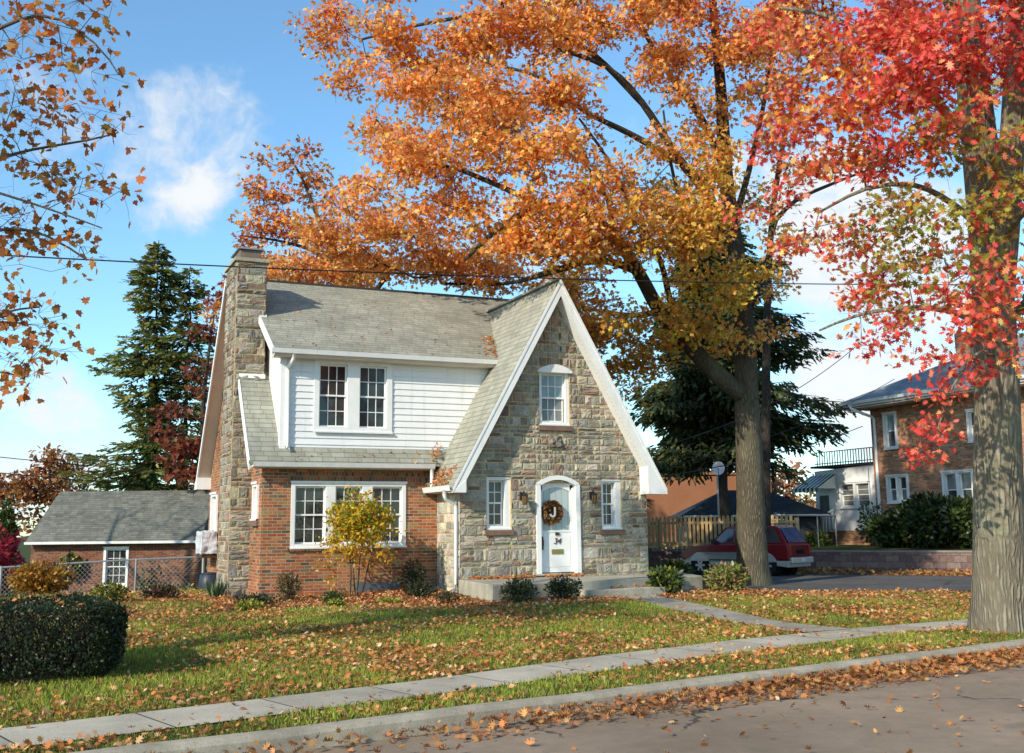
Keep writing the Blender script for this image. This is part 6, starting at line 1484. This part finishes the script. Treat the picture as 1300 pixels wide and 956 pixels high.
# garden plants along the fence and garage at the left
GS = 'garden shrubs near the chain link fence'
shrub('shrub', 'rust and yellow twiggy shrub in front of the garage at the far left', 'shrub', 0.75, 30.6, .75, .55, .85, 1800, .13, [(.45,.24,.04),(.36,.16,.035),(.22,.11,.03),(.5,.32,.06)], 'leaf', 21, GS)
shrub('shrub', 'yellow leafed shrub behind the hedge at the left edge', 'shrub', -.95, 28.6, .6, .5, 1.5, 1500, .17, [(.42,.34,.05),(.5,.36,.05),(.26,.24,.04)], 'leaf', 22, GS)
shrub('shrub', 'crimson burning bush at the left edge before the grey shed', 'shrub', -1.1, 40, 1.4, 1.2, 2.9, 4200, .22, [(.45,.03,.06),(.35,.02,.05),(.5,.06,.08)], 'leaf', 23, GS)
shrub('bush', 'round yellow green bush before the chain link fence', 'bush', 1.95, 24.6, .36, .32, .42, 1300, .07, [(.20,.19,.03),(.13,.14,.025),(.26,.22,.04)], 'leaf_g', 24, GS)
shrub('bush', 'low dark maroon bush on the lawn left of the chimney', 'bush', 3.05, 25.4, .42, .35, .30, 1100, .07, [(.12,.04,.03),(.07,.035,.025),(.05,.06,.02)], 'leaf_g', 25, GS)
shrub('climbing_plant', 'sparse climbing plant on the garage wall right of its window', 'climber', 5.0, 46.5, .55, .25, 1.6, 160, .16, MG, 'leaf_g', 26, None, 7, -1.3)
shrub('climbing_plant', 'small green tuft hanging over the vent on the garage wall', 'climber', 2.25, 47.75, .42, .25, .9, 420, .17, MG + YG[:1], 'leaf_g', 27, None, 4, -.15)
for i, (x, y, h, lb) in enumerate(((-.15, 51, 4.2, 'taller of two columnar arborvitae beside the garage roof'), (-1.0, 51, 3.4, 'shorter of two columnar arborvitae left of the garage'))):
    shrub('arborvitae', lb, 'tree', x, y, .42, .42, h, 3200, .17, [(.06,.085,.02),(.08,.11,.03),(.04,.06,.015)], 'leaf_g', 28+i, 'columnar arborvitae', 3, -1.1, .4)
# ivy ground cover before the garage
n = 9000; u = rng.random(n); v = rng.normal(0, .45, n)
gx = 1.2 + 5.2*u; gy = 35.9 - 1.2*u + v + 1.5
pos = np.stack([gx, gy, ground(gx, gy) + rng.random(n)**1.5*.42*(.4+vnoise(np.stack([gx, gy, 0*gx], 1), 1.4, 2))], 1)
tag(leaves('ground_cover', pos, rand_unit(n), unit(rng.normal(0, .5, (n, 3)) + np.array([0, 0, 1])), rng.uniform(.07, .14, n), pick(MG + [(.12,.15,.04),(.3,.28,.06)], n), LFT, MT['leaf_g']), kind='stuff')

# bushes of the neighbour
NBG = 'rhododendrons before the neighbour house'
for i, (x, y, r, h, lb) in enumerate(((29.55, 29.75, 1.25, 1.75, 'largest rounded dark rhododendron below the double window of the neighbour house'), (30.0, 28.4, 1.2, 1.7, 'right hand dark rhododendron next to the red oak trunk'), (29.6, 31.4, 1.05, 1.35, 'left hand lower rhododendron by the neighbour downspout'))):
    shrub('rhododendron', lb, 'bush', x, y, r, r, h, 5200, .20, DG + MG, 'leaf_g', 60+i, NBG, 8, .75, .35)
shrub('bush', 'thin light green bush before the white addition window', 'bush', 30.9, 34.3, .55, .5, 1.7, 500, .16, MG, 'leaf_g', 64, NBG, 6, .75)
shrub('bush', 'low mixed bush at the foot of the wooden steps', 'bush', 29.9, 36.4, .5, .5, .55, 500, .16, MG + YG[:2], 'leaf_g', 65, NBG, 6, .75)
shrub('bush', 'bright small bush in front of the foundation of the white addition', 'bush', 30.6, 33.2, .6, .5, 1.1, 600, .14, MG, 'leaf_g', 66, NBG, 5, .75)

# ---------------------------------------------------------------- grass and fallen leaves
def inpoly(x, y, poly):
    c = np.zeros(len(x), bool); n = len(poly)
    for i in range(n):
        x0, y0 = poly[i]; x1, y1 = poly[(i+1) % n]
        if y0 == y1: continue
        k = ((y0 > y) != (y1 > y)) & (x < (x1-x0)*(y-y0)/(y1-y0) + x0); c ^= k
    return c
WALKP = SW_FRONT + SW_BACK[::-1]
PATHP = PNEAR + PFAR[::-1]
HOUSEP = [(4.5,24.4),(8.74,24.4),(8.74,20.47),(14.25,21.34),(15.7,25.6),(13.9,40),(4.5,32)]
BEDP = [(3.6,21.2),(4.6,20.9),(6,21.1),(7.3,20.6),(8.6,19.9),(10.5,19.7),(13,20.2),(13,20.8),(9.3,21.2),(8.8,23.9),(7.5,24.42),(4.96,24.42),(3.9,24.6)]
DRIVEP = [(13.9,24.4),(15.6,22.9),(16.6,22.0),(18.4,21.0),(20.8,19.75),(30,15.5),(60,2),(62,8),(33,23.5),(26.2,28.2),(22.6,32.2),(20.5,35.5),(17.5,42),(13.9,50)]
def lawn_pts(n, x0, x1, y0, y1, bed=False, walk=False):
    x = rng.uniform(x0, x1, n); y = rng.uniform(y0, y1, n)
    ok = ~inpoly(x, y, HOUSEP) & (y > kerb_y(x) + .02)
    if not walk: ok &= ~inpoly(x, y, WALKP) & ~inpoly(x, y, PATHP)
    if not bed: ok &= ~inpoly(x, y, BEDP)
    ok &= ~inpoly(x, y, DRIVEP)
    return x[ok], y[ok]
def leafdens(x, y):
    p = np.stack([x, y*1.6, 0*x], 1)
    d = .07 + 1.15*np.clip(vnoise(p, .42, 5)*.65 + vnoise(p, 1.7, 6)*.6 - .42, 0, 1)**1.15*3.0
    d = d*(.35 + .65*S(x + .5*(y-14), 1, 9)) + .45*S(y, 18.2, 20)*S(x, 5, 8)
    d = np.where(inpoly(x, y, BEDP), 1.6, d)
    return d
gx = []; gy = []
for (n, a) in ((430000, (-4, 20, 7.2, 19)), (120000, (-3, 19, 19, 27)), (40000, (-4, 5, 25, 36))):
    x, y = lawn_pts(n, *a); gx.append(x); gy.append(y)
gx = np.concatenate(gx); gy = np.concatenate(gy); n = len(gx)
p = np.stack([gx, gy, ground(gx, gy) - .008], 1)
tn = vnoise(np.stack([gx, gy, 0*gx], 1), 1.1, 8)[:, None]
c = pick([(.25,.30,.04),(.30,.35,.05),(.18,.23,.035),(.38,.37,.075)], n)*(.7+.6*tn); c = np.where((rng.random(n) < .12)[:, None], pick([(.24,.20,.08),(.20,.15,.06)], n), c)
ax = np.stack([rng.normal(0, .45, n), rng.normal(0, .45, n), np.ones(n)], 1)
tag(leaves('grass', p, ax, rand_unit(n), rng.uniform(.03, .075, n)*(.7+.6*tn[:, 0]), c, np.array([(-.12,0),(.12,0),(0,1)]), MT['grass'], None, .3), kind='stuff')

FL = [(.54,.22,.07),(.60,.29,.10),(.44,.16,.05),(.64,.37,.17),(.36,.14,.045),(.56,.19,.055),(.70,.44,.23),(.30,.13,.06)]
def litter(name, x, y, z, size, cols=FL, flat=.45, mat='leaf_dry', lift=.03):
    n = len(x); p = np.stack([x, y, z + rng.random(n)**1.5*lift + .006], 1)
    nr = unit(rng.normal(0, flat, (n, 3)) + np.array([0, 0, 1.0])); ax = np.cross(nr, rand_unit(n))
    k = .75 + .5*vnoise(p, .9, 2)[:, None]
    return tag(leaves(name, p, ax, nr, size*(.5 + .9*rng.random(n)), pick(cols, n)*k*1.1, OAK, MT[mat], None, 1.0), kind='stuff')
xs_ = []; ys_ = []
for (n, a) in ((120000, (-4, 20, 7.5, 19)), (90000, (-3, 20, 19, 27)), (9000, (-4, 5, 25, 36))):
    x, y = lawn_pts(n, *a, bed=True, walk=True)
    d = leafdens(x, y); d = np.where(inpoly(x, y, WALKP) | inpoly(x, y, PATHP), d*.05, d)
    k = rng.random(len(x)) < d*1.0; xs_.append(x[k]); ys_.append(y[k])
x = np.concatenate(xs_); y = np.concatenate(ys_)
litter('fallen_leaves', x, y, ground(x, y), .066, lift=.045)
# leaves gathered along the kerb in the street
n = 9500; x = rng.uniform(1, 22, n); x = x[rng.random(n) < .12 + .88*S(x, 2, 10)]; n = len(x); wd = .10 + 1.0*rng.random(n)**2.6*(.3 + vnoise(np.stack([x, 0*x, 0*x], 1), .8, 4)); y = kerb_y(x) - .20 - wd*.9
litter('kerb_leaves', x, y, np.full(n, -.125) + .05*np.exp(-wd*4), .08, [(.42,.17,.055),(.48,.24,.09),(.32,.13,.05),(.40,.19,.07)], lift=.05)
n = 500; x = rng.uniform(-2, 16, n); y = kerb_y(x) - rng.uniform(.3, 4.5, n)
litter('street_leaves', x, y, np.full(n, -.13), .085)
# leaves along the retaining wall and on the side street
n = 5000; s_ = rng.uniform(3, 20, n); w_ = rng.random(n)**1.8*1.5; px = rw0.x + rwd.x*s_ + rwn.x*(.06+w_); py = rw0.y + rwd.y*s_ + rwn.y*(.06+w_)
litter('wall_leaves', px, py, np.full(n, .012), .15, [(.42,.20,.07),(.5,.28,.1),(.35,.15,.05)], lift=.12)
# porch, roof valley and gutter leaves
def pile(name, n, f, size=.075):
    t = rng.random(n); p = np.array([f(a, b, c) for a, b, c in zip(t, rng.random(n), rng.random(n))])
    nr = unit(rng.normal(0, .5, (n, 3)) + np.array([-.2, -.3, 1.0])); ax = np.cross(nr, rand_unit(n))
    return tag(leaves(name, p, ax, nr, size*rng.uniform(.7, 1.3, n), pick([(.50,.20,.06),(.42,.14,.045),(.56,.28,.1)], n), OAK, MT['leaf_dry'], None, .5), kind='stuff')
pile('porch_leaves', 360, lambda a, b, c: (9.25+1.5*a, 22.9-.28*b*(1-abs(a-.5)), .505+.04*c))
pile('porch_leaves', 160, lambda a, b, c: (11.1+.85*a, 22.86-.2*b, .505+.03*c))
pile('porch_leaves', 120, lambda a, b, c: (11.6+1.0*a, 21.1-.25*b+.16*a, .325+.03*c) )
pile('roof_leaves', 330, lambda a, b, c: (8.72+.30*b, 22.95+1.3*a, 2.55+.30*b*1.79*.75+.06*c))
pile('roof_leaves', 60, lambda a, b, c: (8.78+.20*b+.1*a, 24.05+.25*a, 3.1+.30*a*1.2+.2*b*.5+.05*c))
gx_ = lambda z_: gcr - (GR-z_)/(GR-GEZ)*(gcr-GEX0)
pile('roof_leaves', 130, lambda a, b, c: (gx_(rz(24.15+1.1*a)) - .04 - .30*b*b, 24.15+1.1*a, rz(24.15+1.1*a)+.02+.06*c))
pile('roof_leaves', 90, lambda a, b, c: (5.4+5.0*a, 24.1+3.0*b, rz(24.1+3.0*b)+.012))
pile('roof_leaves', 18, lambda a, b, c: (5.4+3.2*a, 24.09+.2*b, 3.13+.24*b))
